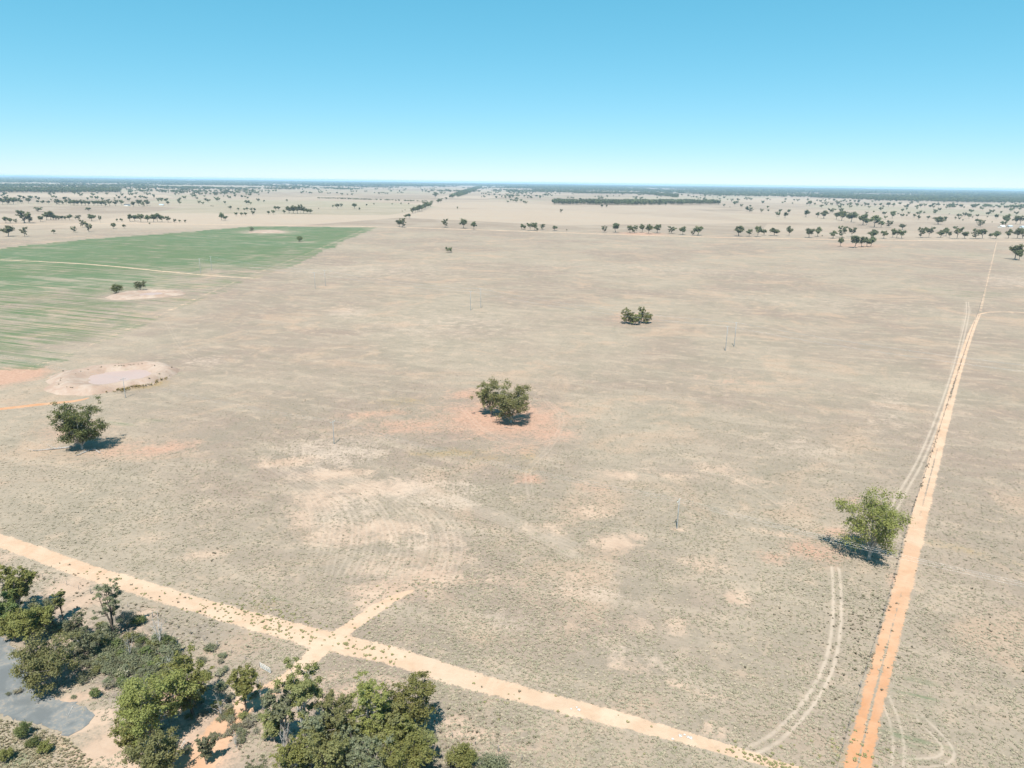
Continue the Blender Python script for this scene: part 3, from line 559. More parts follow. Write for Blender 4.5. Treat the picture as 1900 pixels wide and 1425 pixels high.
        if form == 'gum' and low > 0:
            for i in range(int(low)):
                z = H * r.uniform(0.20, 0.62); a = r.uniform(0, 6.28); q_ = Rw * r.uniform(0.30, 0.80); e = np.array([math.cos(a) * q_, math.sin(a) * q_, z]); b = np.array([0, 0, z * 0.55]) + e * [0.15, 0.15, 0]
                ch.append((np.array([b, (b + e) / 2 + [0, 0, 0.01 * H], e]), np.array([tr * 0.28, tr * 0.2, tr * 0.07]))); clumps.append((e, Rw * r.uniform(0.13, 0.27), r.uniform(0.6, 0.85)))
        # fit the crown into its measured half width and height
        if clumps:
            C = np.array([c[0] for c in clumps]); q_ = np.percentile(np.hypot(C[:, 0], C[:, 1]), 92) + 0.14 * Rw; s = Rw / max(q_, 1e-3); zt = max(c[0][2] + c[1] * c[2] for c in clumps); sz = H / zt
        else:
            zt = max(P_[:, 2].max() for P_, _ in ch); s, sz = 1.0, H / zt
        sc = np.array([s, s, sz]); ch = [(P_ * sc, r_) for P_, r_ in ch]; clumps = [(c[0] * sc, c[1], c[2]) for c in clumps]
    LV = None
    if clumps:
        rc = np.array([c[1] for c in clumps]); w = rc ** 2; cnt = np.maximum(4, (leaves * w / w.sum()).astype(int)); N = cnt.sum()
        C = np.repeat(np.array([c[0] for c in clumps]), cnt, 0); Rr = np.repeat(rc, cnt); Fl = np.repeat(np.array([c[2] for c in clumps]), cnt)
        ct = np.repeat(r.random(len(clumps)), cnt); cy = np.repeat(r.random(len(clumps)) ** 2, cnt)
        d = r.normal(0, 1, (N, 3)); d /= np.linalg.norm(d, axis=1)[:, None]; rho = r.random(N) ** 0.42 * (1 + 0.30 * r.normal(0, 1, N))
        p = C + d * (Rr * rho)[:, None] * np.stack([np.ones(N), np.ones(N), Fl], 1); p[:, 2] = np.maximum(p[:, 2], 0.06 * min(H, 3))
        nrm = d * 0.55 + r.normal(0, 0.42, (N, 3)) + np.array([0, 0, 0.55]); nrm /= np.linalg.norm(nrm, axis=1)[:, None]
        t1 = np.cross(nrm, r.normal(0, 1, (N, 3))); t1 /= np.linalg.norm(t1, axis=1)[:, None] + 1e-9; t2 = np.cross(nrm, t1)
        sz_ = leaf * r.uniform(0.55, 1.35, N)[:, None]; a_, b_ = t1 * sz_ * 0.62, t2 * sz_ * 0.36
        v = np.stack([p - a_, p + b_ + nrm * sz_ * 0.08, p + a_, p - b_], 1).reshape(-1, 3)
        tint = np.stack([np.clip(0.6 * ct + 0.4 * r.random(N), 0, 1), np.clip(cy * 0.8 + 0.25 * r.random(N) ** 2, 0, 1), r.random(N)], 1)
        LV = (v, np.arange(4 * N).reshape(-1, 4), np.repeat(tint, 4, 0))
    return ch, LV
def tree_meshes(seed, H, Rw, mat='gum', bark=None, sides=6, **kw):
    ch, LV = tree_parts(seed, H, Rw, **kw); v, f = tubes(ch, sides); tm = mesh_np('trunk', v, f, True); tm.materials.append(bark or M_BARK); cm = None
    if LV: cm = mesh_np('crown', LV[0], LV[1]); attr(cm, 'tint', LV[2]); cm.materials.append(M_LEAF[mat])
    return tm, cm
def put_tree(name, tm, cm, p, scale=(1, 1, 1), rz=0.0, label='', group=None, cat='tree'):
    e = empty(name, (p[0], p[1], 0.0), rz); e.scale = scale; tag(e, label, cat, group)
    link('trunk', tm, e)
    if cm: link('crown', cm, e)
    return e
# near and lone trees: name, base px, top row, crown width px, form, foliage, leaves, leaf size, fork, leaders, bark, label, group, category
NT_ = 0
def near(name, bx, by, ty, w, label, form='gum', mat='gum', leaves=4200, leaf=0.34, fork=0.22, lead=4, bark=None, group=None, cat='tree', density=1.0, trunk=0.024, low=9):
    global NT_; NT_ += 1
    p = g(bx, by); H = max(0.4, height_to(p, bx, ty)); Rw = w * mpp(p) * 0.5
    tm, cm = tree_meshes(100 + NT_, H, Rw, mat, bark, form=form, leaves=int(leaves * 1.9), leaf=leaf * 0.84, fork=fork * 0.8, lead=lead, density=density * 1.9, trunk=trunk, low=int(low * 2.2) if fork < 0.32 else 3)
    return put_tree(name, tm, cm, p, label=label, group=group, cat=cat)
near('gum_tree', 1612, 1038, 910, 132, 'tall gum tree with bright crown standing by the orange track and fence', 'gum', 'bright', 6500, 0.42, 0.16, 5, M_BARKP)
near('cypress_tree', 152, 834, 738, 88, 'lone dense dark green tree with dead fallen limbs around its foot', 'gum', 'dark', 9000, 0.48, 0.10, 7, M_BARKP, density=1.2, low=16)
near('gum_tree', 911, 769, 701, 58, 'smaller left tree of the pair standing on red soil', 'gum', 'gum', 3600, 0.48, 0.18, 4)
near('gum_tree', 948, 784, 704, 88, 'broader tree of the pair standing on red soil, pale trunk in front', 'gum', 'gum', 5200, 0.52, 0.18, 5, M_BARKP)
for i, (bx, by, ty, w) in enumerate(((1161, 601, 571, 22), (1170, 602, 579, 16), (1179, 603, 580, 20), (1188, 600, 568, 17), (1200, 600, 580, 23))):
    near('gum_tree', bx, by, ty, w, 'one of five small gums in the isolated clump in open paddock', 'gum', 'gum', 1300, 0.6, 0.3, 3, group='clump of five gums in the paddock')
near('gum_tree', 217, 545, 523, 21, 'round dark tree at the end of the small dam bank', 'shrub', 'dark', 1500, 0.6, trunk=0.03)
near('gum_tree', 261, 539, 519, 22, 'open crowned grey tree behind the small dam', 'gum', 'far', 1000, 0.65, 0.25, 4)
near('gum_tree', 556, 448.5, 437.5, 13, 'lone dark tree on a bare spot in the green crop', 'gum', 'dark', 900, 0.7, 0.2, 4)
near('gum_tree', 467, 430.5, 419, 11, 'small grey tree beside the dry dam in the crop', 'gum', 'grey', 700, 0.7, 0.2, 4)
near('gum_tree', 833, 468.5, 457, 15, 'small lone tree in the open dry paddock beyond the power poles', 'gum', 'far', 900, 0.7, 0.2, 4)
# roadside scrub in the corner
near('gum_tree', 38, 1142, 1043, 62, 'big bright green gum at the edge of scrub above bitumen', 'gum', 'bright', 6200, 0.36, 0.2, 5)
near('gum_tree', 4, 1178, 1075, 66, 'bushy gum at the bitumen edge, darkest in the scrub', 'gum', 'dark', 6200, 0.36, 0.15, 5)
near('gum_tree', 62, 1195, 1118, 70, 'bushy green gum between the bitumen and a slender sapling', 'gum', 'bright', 5600, 0.34, 0.12, 5)
near('gum_tree', 118, 1150, 1092, 26, 'slender sapling with a bare dark stem on red soil', 'gum', 'gum', 1800, 0.30, 0.4, 3, M_BARKD, trunk=0.018)
near('gum_tree', 95, 1272, 1176, 112, 'broad rounded gum overhanging the bitumen road', 'gum', 'gum', 7000, 0.34, 0.18, 6, density=1.1)
near('gum_tree', 213, 1186, 1072, 52, 'tall open gum with dark trunk and thin upper crown', 'gum', 'grey', 2600, 0.30, 0.32, 4, M_BARKD, density=0.8)
near('gum_tree', 171, 1219, 1158, 48, 'small grey-green tree with dark stem amid scrub', 'gum', 'grey', 2600, 0.28, 0.3, 4, M_BARKD)
near('dead_tree', 302, 1203, 1137, 26, 'bare grey dead tree with upright limbs among the scrub', 'dead', 'twig', 0, 0.2, 0.25, 4, M_DEAD, trunk=0.02)
near('gum_tree', 287, 1384, 1242, 128, 'largest spreading olive gum leaning over orange sand', 'spread', 'bright', 8500, 0.34, 0.2, 6, M_BARK, density=1.15)
near('gum_tree', 358, 1326, 1206, 86, 'olive gum with dark forked trunk next to spreading gum', 'gum', 'bright', 5600, 0.34, 0.3, 5, M_BARKD)
near('gum_tree', 304, 1448, 1352, 96, 'low olive gum with white dead limbs beside a sand track', 'gum', 'gum', 5200, 0.32, 0.15, 5, M_BARKP)
near('dead_tree', 318, 1446, 1372, 36, 'white dead limbs rising from a low olive gum', 'dead', 'twig', 0, 0.2, 0.3, 3, M_DEAD, trunk=0.035)
near('gum_tree', 384, 1418, 1362, 38, 'thin pale sapling on orange sand beside the track', 'gum', 'grey', 1300, 0.30, 0.3, 3, M_BARK)
near('gum_tree', 458, 1322, 1237, 60, 'round-headed wattle with several stems beside the gate track', 'gum', 'bright', 4200, 0.30, 0.42, 5, M_BARKD, trunk=0.018)
near('dead_tree', 489, 1316, 1246, 24, 'slim white dead tree leaning beside round-headed wattle', 'dead', 'twig', 0, 0.2, 0.5, 2, M_DEAD, trunk=0.018)
near('gum_tree', 509, 1376, 1318, 52, 'small flat-topped olive tree by the sand track', 'gum', 'gum', 3200, 0.30, 0.4, 4, M_BARK)
near('gum_tree', 567, 1404, 1234, 78, 'tall gum with pale trunk and leafy tufts above the scrub', 'gum', 'gum', 5200, 0.32, 0.38, 4, M_BARKP, density=0.9)
near('gum_tree', 535, 1392, 1262, 62, 'blue-green gum leaning over the track mouth', 'gum', 'grey', 4200, 0.32, 0.35, 4)
near('gum_tree', 632, 1404, 1278, 78, 'dense mid-green gum in the thick of the scrub', 'gum', 'gum', 5600, 0.32, 0.25, 5)
near('gum_tree', 690, 1398, 1256, 76, 'tall yellow-green gum in the thick of the scrub', 'gum', 'bright', 5600, 0.32, 0.3, 5, M_BARKP)
near('gum_tree', 662, 1414, 1335, 22, 'slender white-stemmed gum in the thick of the scrub', 'gum', 'gum', 1200, 0.28, 0.6, 3, M_DEAD, trunk=0.016)
near('gum_tree', 762, 1368, 1248, 90, 'tall ragged gum at the paddock end of the scrub', 'gum', 'bright', 5600, 0.32, 0.28, 5)
near('gum_tree', 742, 1398, 1316, 84, 'bright green bushy gum below the ragged gum', 'gum', 'bright', 5600, 0.30, 0.15, 5)
near('gum_tree', 752, 1452, 1366, 96, 'bright green low gum beside grey dead brush', 'gum', 'bright', 5200, 0.30, 0.15, 5)
near('gum_tree', 548, 1452, 1370, 66, 'bright green young gum at the lower edge of the scrub', 'gum', 'bright', 3600, 0.28, 0.2, 5)
near('gum_tree', 620, 1462, 1362, 84, 'dull green gum with dark twisted stems in the scrub', 'gum', 'gum', 4200, 0.30, 0.3, 5, M_BARKD)
near('gum_tree', 690, 1468, 1372, 80, 'dull green gum between two bright ones in the scrub', 'gum', 'grey', 3600, 0.30, 0.25, 5)
near('gum_tree', 480, 1462, 1404, 40, 'small grey sapling where the sand track leaves the scrub', 'gum', 'grey', 1200, 0.28, 0.3, 4)
near('gum_tree', 88, 1168, 1110, 44, 'small dull gum behind the slender sapling', 'gum', 'grey', 2200, 0.30, 0.2, 4)
near('gum_tree', 146, 1196, 1134, 40, 'thin dull gum with leaning stem before the dark-trunked gum', 'gum', 'grey', 1800, 0.28, 0.25, 4, M_BARKD)
near('gum_tree', 30, 1190, 1130, 52, 'low dense gum filling the bitumen edge', 'gum', 'bright', 4200, 0.32, 0.1, 5)
near('gum_tree', 602, 1420, 1310, 60, 'grey-green gum behind the dull twisted-stem gum', 'gum', 'grey', 3600, 0.30, 0.25, 4)
near('gum_tree', 722, 1412, 1300, 64, 'olive gum between the tall yellow-green and ragged gums', 'gum', 'gum', 4200, 0.30, 0.2, 5)
near('gum_tree', 780, 1420, 1352, 54, 'small olive gum beside grey dead brush at the clump end', 'gum', 'gum', 3000, 0.28, 0.15, 5)
near('gum_tree', 575, 1440, 1345, 60, 'olive gum under the tall pale-trunked gum', 'gum', 'gum', 3600, 0.28, 0.15, 5)
near('gum_tree', 655, 1440, 1350, 64, 'grey-green gum around the slender white stem', 'gum', 'grey', 3600, 0.28, 0.2, 5)
near('gum_tree', 250, 1398, 1318, 62, 'low fringe gum under the largest spreading gum', 'gum', 'bright', 3200, 0.28, 0.12, 5)
for bx, by, ty in ((243, 1222, 1176), (322, 1268, 1214), (152, 1205, 1160), (412, 1330, 1282), (528, 1398, 1336), (598, 1408, 1352), (706, 1420, 1362), (800, 1412, 1374), (440, 1388, 1352)):
    near('dead_tree', bx, by, ty, 20, 'thin bare grey sapling poking out of the scrub', 'dead', 'twig', 0, 0.2, 0.2, 4, M_DEAD, group='bare saplings in the scrub', trunk=0.016)
near('shrub', 857, 1428, 1378, 58, 'olive rounded bush at the end of the scrub', 'shrub', 'bright', 2600, 0.26, cat='shrub')
near('shrub', 912, 1440, 1402, 70, 'low grey-green bush at the end of the scrub', 'shrub', 'grey', 2200, 0.24, cat='shrub')
near('shrub', 236, 1163, 1126, 40, 'leafless grey twiggy bush behind dark-trunked gum', 'shrub', 'twig', 2200, 0.16, cat='shrub')
near('shrub', 45, 1368, 1334, 30, 'dark oval bush in dry grass below the bitumen', 'shrub', 'dark', 1500, 0.22, cat='shrub')
near('shrub', 62, 1384, 1364, 24, 'small dark bush between two others below the bitumen', 'shrub', 'dark', 900, 0.2, cat='shrub')
near('shrub', 86, 1396, 1372, 28, 'low bright bush in dry grass below the bitumen', 'shrub', 'bright', 1100, 0.2, cat='shrub')
near('shrub', 12, 1412, 1384, 28, 'round bright bush in yellow grass below the bitumen', 'shrub', 'bright', 1200, 0.2, cat='shrub')
near('shrub', 178, 1294, 1272, 20, 'small round dark bush between bitumen and spreading gum', 'shrub', 'dark', 900, 0.18, cat='shrub')
near('shrub', 256, 1158, 1138, 30, 'dark leafy bush beside the grey twiggy bush', 'shrub', 'dark', 1300, 0.22, cat='shrub')
SH = [tree_meshes(500 + i, 2.2, 1.5, m, None, 5, form='shrub', leaves=700, leaf=0.22) for i, m in enumerate(('grey', 'grey', 'gum', 'twig', 'grey', 'dark'))]
SLOOK = ('grey-green', 'pale grey-green', 'olive', 'leafless grey', 'dull green', 'dark green')
def shrubs(lst, label, group, kinds):
    for i, (bx, by, w) in enumerate(lst):
        p = g(bx, by) + rng.normal(0, 0.25, 2); k = w * mpp(p) / 3.0; t = SH[kinds[i % len(kinds)]]
        put_tree('shrub', t[0], t[1], p, (k, k, k * rng.uniform(0.75, 1.1)), rng.uniform(0, 6.28), SLOOK[kinds[i % len(kinds)]] + ' ' + label, group, 'shrub')
L = [(185 + 17 * (i % 9) + rng.uniform(-7, 7), 1190 + 12.5 * (i // 9) + rng.uniform(-5, 5), rng.uniform(20, 36)) for i in range(72)]
shrubs([x for x in L if not (x[0] < 225 and x[1] > 1250)], 'low shrub in the thicket under the dark-trunked gum', 'grey-green thicket shrubs', (0, 1, 4, 2, 0, 5))
L = [(100 + rng.uniform(0, 110), 1165 + rng.uniform(0, 60), rng.uniform(16, 28)) for i in range(26)]
shrubs(L, 'small shrub on red soil under the slender sapling', 'shrubs by the sapling', (0, 2, 4, 3))
L = [(430 + rng.uniform(-10, 50), 1335 + rng.uniform(0, 50), rng.uniform(12, 24)) for i in range(14)]
shrubs(L, 'brush heap between the sand tracks', 'dead brush between the tracks', (3, 3, 0))
L = [(rng.uniform(780, 860), rng.uniform(1370, 1440), rng.uniform(14, 26)) for i in range(14)]
shrubs(L, 'brush clump at the paddock end of the scrub', 'dead brush at the scrub end', (3, 0, 3))
L = [(rng.uniform(520, 760), rng.uniform(1395, 1470), rng.uniform(14, 28)) for i in range(26)]
shrubs(L, 'understorey shrub under the thick gums', 'understorey shrubs', (0, 2, 5, 3))
L = [(rng.uniform(140, 245), rng.uniform(1205, 1275), rng.uniform(18, 32)) for i in range(24)]
shrubs(L, 'spreading shrub between the broad gum and the thicket', 'shrubs beside the broad gum', (0, 4, 1, 3))
L = [(rng.uniform(395, 520), rng.uniform(1275, 1345), rng.uniform(12, 26)) for i in range(18)]
shrubs(L, 'shrub round the foot of the round-headed wattle', 'shrubs by the wattle', (0, 3, 2, 4))
L = [(rng.uniform(310, 430), rng.uniform(1205, 1260), rng.uniform(12, 24)) for i in range(16)]
shrubs(L, 'shrub between the thicket and the wire fence', 'shrubs by the fence', (3, 0, 3, 1))
L = [(rng.uniform(300, 420), rng.uniform(1300, 1400), rng.uniform(10, 20)) for i in range(12)]
shrubs(L, 'shrub in the shade of the dark forked gum', 'shrubs in the gum shade', (3, 4, 5))
L = [(rng.uniform(20, 150), rng.uniform(1225, 1300), rng.uniform(10, 20)) for i in range(10)]
shrubs(L, 'low shrub under the broad gum by the bitumen', 'shrubs by the bitumen', (0, 3, 4))

# fallen limbs round the lone dark tree
def fallen(a, b, label, r0=0.28, seed=1, mat=M_DEAD):
    r = np.random.default_rng(seed); A_, B_ = g(*a), g(*b); d = np.append(B_ - A_, 0.0); L_ = np.linalg.norm(d); ch = []
    P, rr, _ = limb(r, (0, 0, r0 * 0.8), d, L_, r0, r0 * 0.3, 8, 0.06); P[:, 2] = np.abs(P[:, 2] - r0) * 0.3 + r0 * 0.8; ch.append((P, rr))
    for i in range(8):
        k = r.integers(1, 8); dd = d / L_ + np.array([r.normal(0, 0.7), r.normal(0, 0.7), r.uniform(-0.02, 0.35)]); P3, r3, _ = limb(r, P[k], dd, L_ * r.uniform(0.15, 0.35), rr[k] * 0.6, rr[k] * 0.15, 4, 0.15); P3[:, 2] = np.maximum(P3[:, 2], 0.06); ch.append((P3, r3))
    v, f = tubes(ch, 5); me = mesh_np('fallen_limb', v, f, True); o = link('fallen_limb', me, None, (mat,)); o.location = (A_[0], A_[1], 0); tag(o, label, 'fallen limb')
fallen((133, 830), (60, 841), 'long bleached fallen limb lying beside the lone dark tree', 0.26, 11)
fallen((172, 834), (140, 847), 'forked grey fallen limb in front of the lone dark tree', 0.22, 12)
fallen((176, 832), (180, 843), 'short grey fallen limb in the shade of the lone dark tree', 0.2, 13)
fallen((935, 793), (955, 796), 'small reddish fallen branch in front of the red soil pair', 0.15, 14, M_BARK)
fallen((135, 1312), (128, 1330), 'pale branch lying at the bitumen edge', 0.10, 15)
fallen((250, 1235), (280, 1252), 'bleached branch lying in the thicket', 0.12, 16)

# trees of the middle distance and the far paddocks: crop-frame measurements (base x, base y, height, width)
FV = []
for i in range(10):
    form = ('round', 'round', 'spread', 'round', 'gum', 'round', 'round', 'column', 'gum', 'round')[i]
    FV.append(tree_meshes(700 + i, 1.0, 0.43 if form != 'column' else 0.2, 'far', M_BARK, 5, form=form, leaves=1500, leaf=0.07, fork=(0.28, 0.2, 0.3, 0.16, 0.24, 0.22, 0.3, 0.1, 0.2, 0.1)[i], lead=(4, 5, 4, 3, 5, 5, 3, 3, 4, 4)[i], trunk=0.028, density=0.8, low=(3, 6, 0, 8, 5, 0, 3, 0, 7, 0)[i]))
K = 1900 / 480.0
def crop(x0, lst):
    return [(x0 + t[0] / K, 320 + t[1] / K, t[2] / K, (t[3] if len(t) > 3 else t[2] * 0.92) / K) for t in lst]
def far_trees(lst, label, group, kinds=(0, 1, 2, 3, 4, 5, 6, 8, 9)):
    for bx, by, h, w in lst:
        p = g(bx, by); H = max(3.0, height_to(p, bx, by - h)); W_ = max(2.5, w * mpp(p)) * 1.2; H *= 1.1; k = int(rng.choice(kinds)); t = FV[k]; small = H < 8.5
        sx = W_ / (0.86 if k != 7 else 0.45); put_tree('gum_tree', t[0], t[1], p, (sx, sx, H), rng.uniform(0, 6.28), ('low ' if small else '') + LOOK[k] + ' ' + label, group)
LOOK = ('round-headed', 'full-crowned', 'wide-spreading', 'dense-crowned', 'open-crowned', 'rounded', 'lopsided', 'slender', 'ragged', 'bushy')
far_trees(crop(0, [(60, 470, 85, 85), (180, 470, 65, 42), (395, 450, 32), (543, 440, 42), (610, 405, 55, 38), (655, 437, 65, 45), (835, 412, 42), (912, 410, 30)]),
          'tree standing alone in the bare paddock behind the green crop', 'lone trees behind the green crop')
far_trees(crop(0, [(45, 372, 50), (75, 372, 40), (185, 372, 88, 90), (115, 372, 30), (220, 370, 40), (280, 288, 32, 52), (300, 362, 46, 46), (345, 350, 62), (375, 350, 66), (395, 350, 42), (415, 350, 36), (435, 350, 32), (455, 350, 36), (480, 350, 32), (512, 350, 46), (552, 348, 22), (580, 350, 36), (675, 357, 52, 66), (738, 370, 50, 20)]),
          'tree in the broken row beyond the bare paddock', 'broken tree row on the left')
far_trees(crop(0, [(860, 360, 22), (893, 362, 27), (955, 360, 56), (993, 358, 50), (1035, 365, 62), (1085, 365, 52), (1130, 365, 60), (1160, 365, 60), (1190, 365, 52), (1235, 367, 47), (1285, 368, 26), (1320, 368, 22), (1360, 368, 20), (1100, 384, 16)]),
          'tree in the dense grove just behind the green crop', 'grove behind the green crop')
far_trees(crop(0, [(650, 283, 26, 46), (1628, 352, 56, 40), (1655, 352, 36, 45), (1695, 275, 28), (1750, 280, 22), (1795, 282, 22), (1815, 280, 24), (1845, 284, 24), (1870, 286, 26), (1735, 320, 30), (1775, 320, 28), (1805, 320, 28), (1858, 312, 28), (1550, 252, 10), (1565, 252, 10)]),
          'tree scattered in the pasture beyond the end of the crop', 'scattered pasture trees')
far_trees(crop(0, [(20, 235, 52), (60, 235, 56), (100, 235, 50), (130, 226, 40), (175, 200, 28), (230, 196, 22), (265, 194, 24), (210, 228, 42), (280, 228, 26), (315, 232, 30), (360, 235, 26), (415, 236, 32), (435, 235, 42), (460, 236, 26), (520, 241, 42), (545, 242, 40), (572, 242, 40), (600, 243, 44), (628, 244, 42), (655, 245, 40), (690, 245, 42), (720, 243, 38), (745, 244, 36), (775, 248, 44), (805, 246, 38), (850, 246, 38), (895, 241, 40), (980, 250, 38), (1022, 247, 52), (1050, 250, 36), (1082, 245, 46), (1165, 215, 28), (1235, 238, 30)]),
          'tree in the windbreak around the distant farmstead', 'farmstead windbreak trees')
far_trees(crop(480, [(40, 218, 16), (207, 215, 18), (125, 278, 32), (148, 278, 30), (72, 308, 26), (108, 308, 32), (187, 303, 30), (225, 300, 56), (255, 302, 60), (285, 302, 56), (308, 300, 62, 30), (330, 302, 50), (355, 303, 42), (380, 305, 38), (545, 258, 20), (580, 268, 36), (607, 255, 26), (705, 265, 38, 40), (740, 282, 26, 14), (793, 247, 16), (846, 238, 13), (980, 237, 11), (1045, 235, 13), (1102, 237, 13), (1055, 290, 10), (1075, 280, 10), (440, 268, 8)]),
          'tree in the small grove of the pasture beyond the crop corner', 'pasture grove trees')
far_trees(crop(480, [(1032, 400, 55, 60), (1058, 404, 66, 48), (1080, 335, 30), (1105, 335, 36), (1130, 300, 40), (1150, 296, 45), (1165, 290, 40), (1182, 288, 50), (1200, 284, 48), (1215, 274, 48), (1230, 266, 48), (1245, 260, 44), (1262, 252, 38), (1318, 226, 32), (1338, 226, 34), (1375, 205, 22), (1300, 182, 36, 50), (1460, 278, 27, 10)]),
          'tree in the row leading away from the road towards the wood', 'tree row leading to the wood')
far_trees(crop(480, [(1368, 405, 60, 42), (1505, 411, 70, 62), (1580, 419, 58, 44)]), 'gum of the three spaced out along the far road', 'three spaced road gums')
far_trees(crop(940, [(112, 418, 42), (133, 420, 32), (175, 428, 56), (207, 428, 60), (225, 431, 24), (263, 420, 40), (352, 426, 36, 52), (440, 430, 12)]), 'gum of the separate group along the far road', 'low road group')
far_trees(crop(940, [(715, 440, 46, 38), (800, 440, 75, 64), (905, 445, 56, 52), (938, 445, 54, 52), (995, 442, 65, 44), (1043, 452, 70, 56), (1105, 446, 66, 70), (1213, 448, 50, 58), (1293, 458, 62, 64), (1365, 461, 32), (1405, 463, 70, 76)]),
          'gum in the middle row along the far road', 'middle road row')
far_trees(crop(940, [(400, 295, 26, 22), (700, 258, 26), (735, 256, 20), (1765, 290, 44, 30), (1785, 290, 32, 50), (1870, 293, 26), (1597, 250, 20), (1655, 215, 22), (1695, 205, 16), (1640, 258, 8)]),
          'tree standing apart in front of the long tree belt', 'trees in front of the belt')
far_trees(crop(940, [(1705, 468, 78, 74), (1780, 470, 55, 50), (1845, 472, 80, 56), (1890, 462, 46)]) + crop(1420, [(65, 465, 62, 75), (175, 468, 80, 42), (320, 480, 76, 70), (385, 472, 74, 50), (417, 472, 12), (497, 484, 58, 64), (563, 478, 82, 58), (635, 476, 68, 54), (785, 490, 76, 70), (870, 485, 58, 55), (935, 480, 70, 40), (965, 482, 60, 44), (1002, 485, 66, 60), (1140, 481, 74, 50), (1203, 481, 76, 64), (1285, 478, 58, 60), (1325, 468, 68, 48), (1350, 480, 46, 30), (1403, 488, 86, 66), (1467, 486, 56, 58), (1545, 488, 72, 60), (1595, 487, 66, 58), (1650, 481, 34, 30), (1690, 488, 62, 60), (1785, 484, 70, 56), (1850, 486, 76, 66), (1890, 486, 72, 50)]),
          'gum in the long even row along the far fence', 'long fence row of gums')
far_trees(crop(1420, [(550, 544, 66, 44), (655, 554, 100, 84), (705, 549, 82, 60), (745, 547, 78, 60), (772, 548, 84, 60)]), 'gum of the clump standing forward of the long fence row', 'clump before the fence row')
far_trees(crop(1420, [(1832, 640, 116, 96), (1862, 646, 82, 60)]), 'gum of the pair in the paddock across the fence', 'pair across the fence')
far_trees(crop(1420, [(145, 335, 46), (172, 300, 30), (298, 328, 56), (383, 330, 40), (430, 338, 60, 62), (522, 345, 56), (560, 355, 70), (630, 365, 82, 82), (668, 330, 26), (715, 388, 86), (742, 386, 50), (800, 403, 92, 86), (850, 404, 50), (908, 404, 50), (1005, 422, 46, 50), (932, 338, 56, 40)]),
          'gum in the slanting row behind the fence row', 'slanting gum row')
far_trees(crop(1420, [(740, 315, 26), (795, 297, 16), (868, 312, 26), (975, 313, 16), (1037, 325, 18), (1093, 332, 28), (1125, 347, 34), (1165, 305, 18), (1270, 381, 56, 86), (1395, 345, 22), (1425, 350, 22), (1440, 328, 14), (1450, 357, 14), (1555, 332, 24), (1580, 401, 52), (1550, 370, 30), (1522, 337, 14), (1765, 386, 82, 60), (1840, 379, 58), (1870, 381, 60), (1630, 332, 12), (1665, 370, 12), (1350, 310, 10), (20, 290, 20), (75, 300, 12), (105, 300, 14)]),
          'tree dotted over the pasture behind the fence row', 'dotted pasture trees')
far_trees(crop(1420, [(305, 241, 22), (325, 243, 36), (443, 245, 30), (527, 243, 36), (553, 246, 22), (573, 248, 16), (623, 248, 30), (735, 248, 27), (757, 248, 24), (805, 248, 20), (845, 249, 26), (903, 252, 34), (940, 253, 30), (990, 241, 24), (1045, 256, 26), (1140, 256, 26), (1170, 256, 27), (148, 208, 20), (250, 206, 12), (380, 214, 16), (505, 213, 20), (685, 226, 28), (810, 214, 20), (920, 215, 14), (1075, 232, 22)]),
          'distant tree in the pale paddock before the dark wood', 'distant paddock trees')

# far woods and scattered timber: one mass each
FS = []
for i in range(3):
    ch, LV = tree_parts(900 + i, 1.0, 0.55, 'gum', leaves=70, leaf=0.30, fork=0.25, lead=3, density=0.6); v, f = tubes([c for c in ch[:2]], 4)
    me = mesh_np('far_tree', np.vstack([LV[0], v]), np.vstack([LV[1], f + len(LV[0])])); attr(me, 'tint', np.vstack([LV[2], np.full((len(v), 3), 0.5)])); me.materials.append(M_LEAF['far']); FS.append(bpy.data.objects.new('far_tree', me))
def wood(name, P, label, hmin=9, hmax=16, wide=1.0):
    P = np.asarray(P); n = len(P); which = rng.integers(0, 3, n)
    for k in range(3):
        m = which == k; q_ = P[m]; nn = len(q_)
        if nn == 0: continue
        h = rng.uniform(hmin, hmax, nn); w_ = h * rng.uniform(0.8, 1.2, nn) * wide; rot = np.zeros((nn, 3)); rot[:, 2] = rng.uniform(0, 6.28, nn)
        scatter(name, np.column_stack([q_, np.zeros(nn)]), rot, np.stack([w_, w_, h], 1), FS[k], label, 'wood')
def band(pts_far, pts_near, n):                # points between two pixel polylines (even over the ground)
    out = []; a, b = np.asarray(pts_far, float), np.asarray(pts_near, float); xs = np.linspace(a[0, 0], a[-1, 0], 40); ya = np.interp(xs, a[:, 0], a[:, 1]); yb = np.interp(xs, b[:, 0], b[:, 1])
    quads = []; area = []
    for i in range(39):
        q_ = gs([(xs[i], ya[i]), (xs[i + 1], ya[i + 1]), (xs[i + 1], yb[i + 1]), (xs[i], yb[i])]); quads.append(q_)
        d1, d2 = q_[2] - q_[0], q_[3] - q_[1]; area.append(abs(d1[0] * d2[1] - d1[1] * d2[0]) / 2)
    area = np.array(area); k = rng.choice(39, n, p=area / area.sum()); s, t = rng.random(n)[:, None], rng.random(n)[:, None]; Q = np.array(quads)[k]
    return (Q[:, 0] * (1 - s) + Q[:, 1] * s) * (1 - t) + (Q[:, 3] * (1 - s) + Q[:, 2] * s) * t
def hz(x): return 338 + (x - 950) * math.tan(ROLL)   # level of the plain at infinity
def cb(x0, pts): return [(x0 + a / K, 320 + b / K) for a, b in pts]
wood('tree_belt', band(cb(940, [(345, 222), (700, 226), (1000, 224), (1560, 224)]), cb(940, [(345, 235), (960, 242), (1200, 236), (1560, 236)]), 700), 'long straight belt of gum trees beyond the far road', 14, 21)
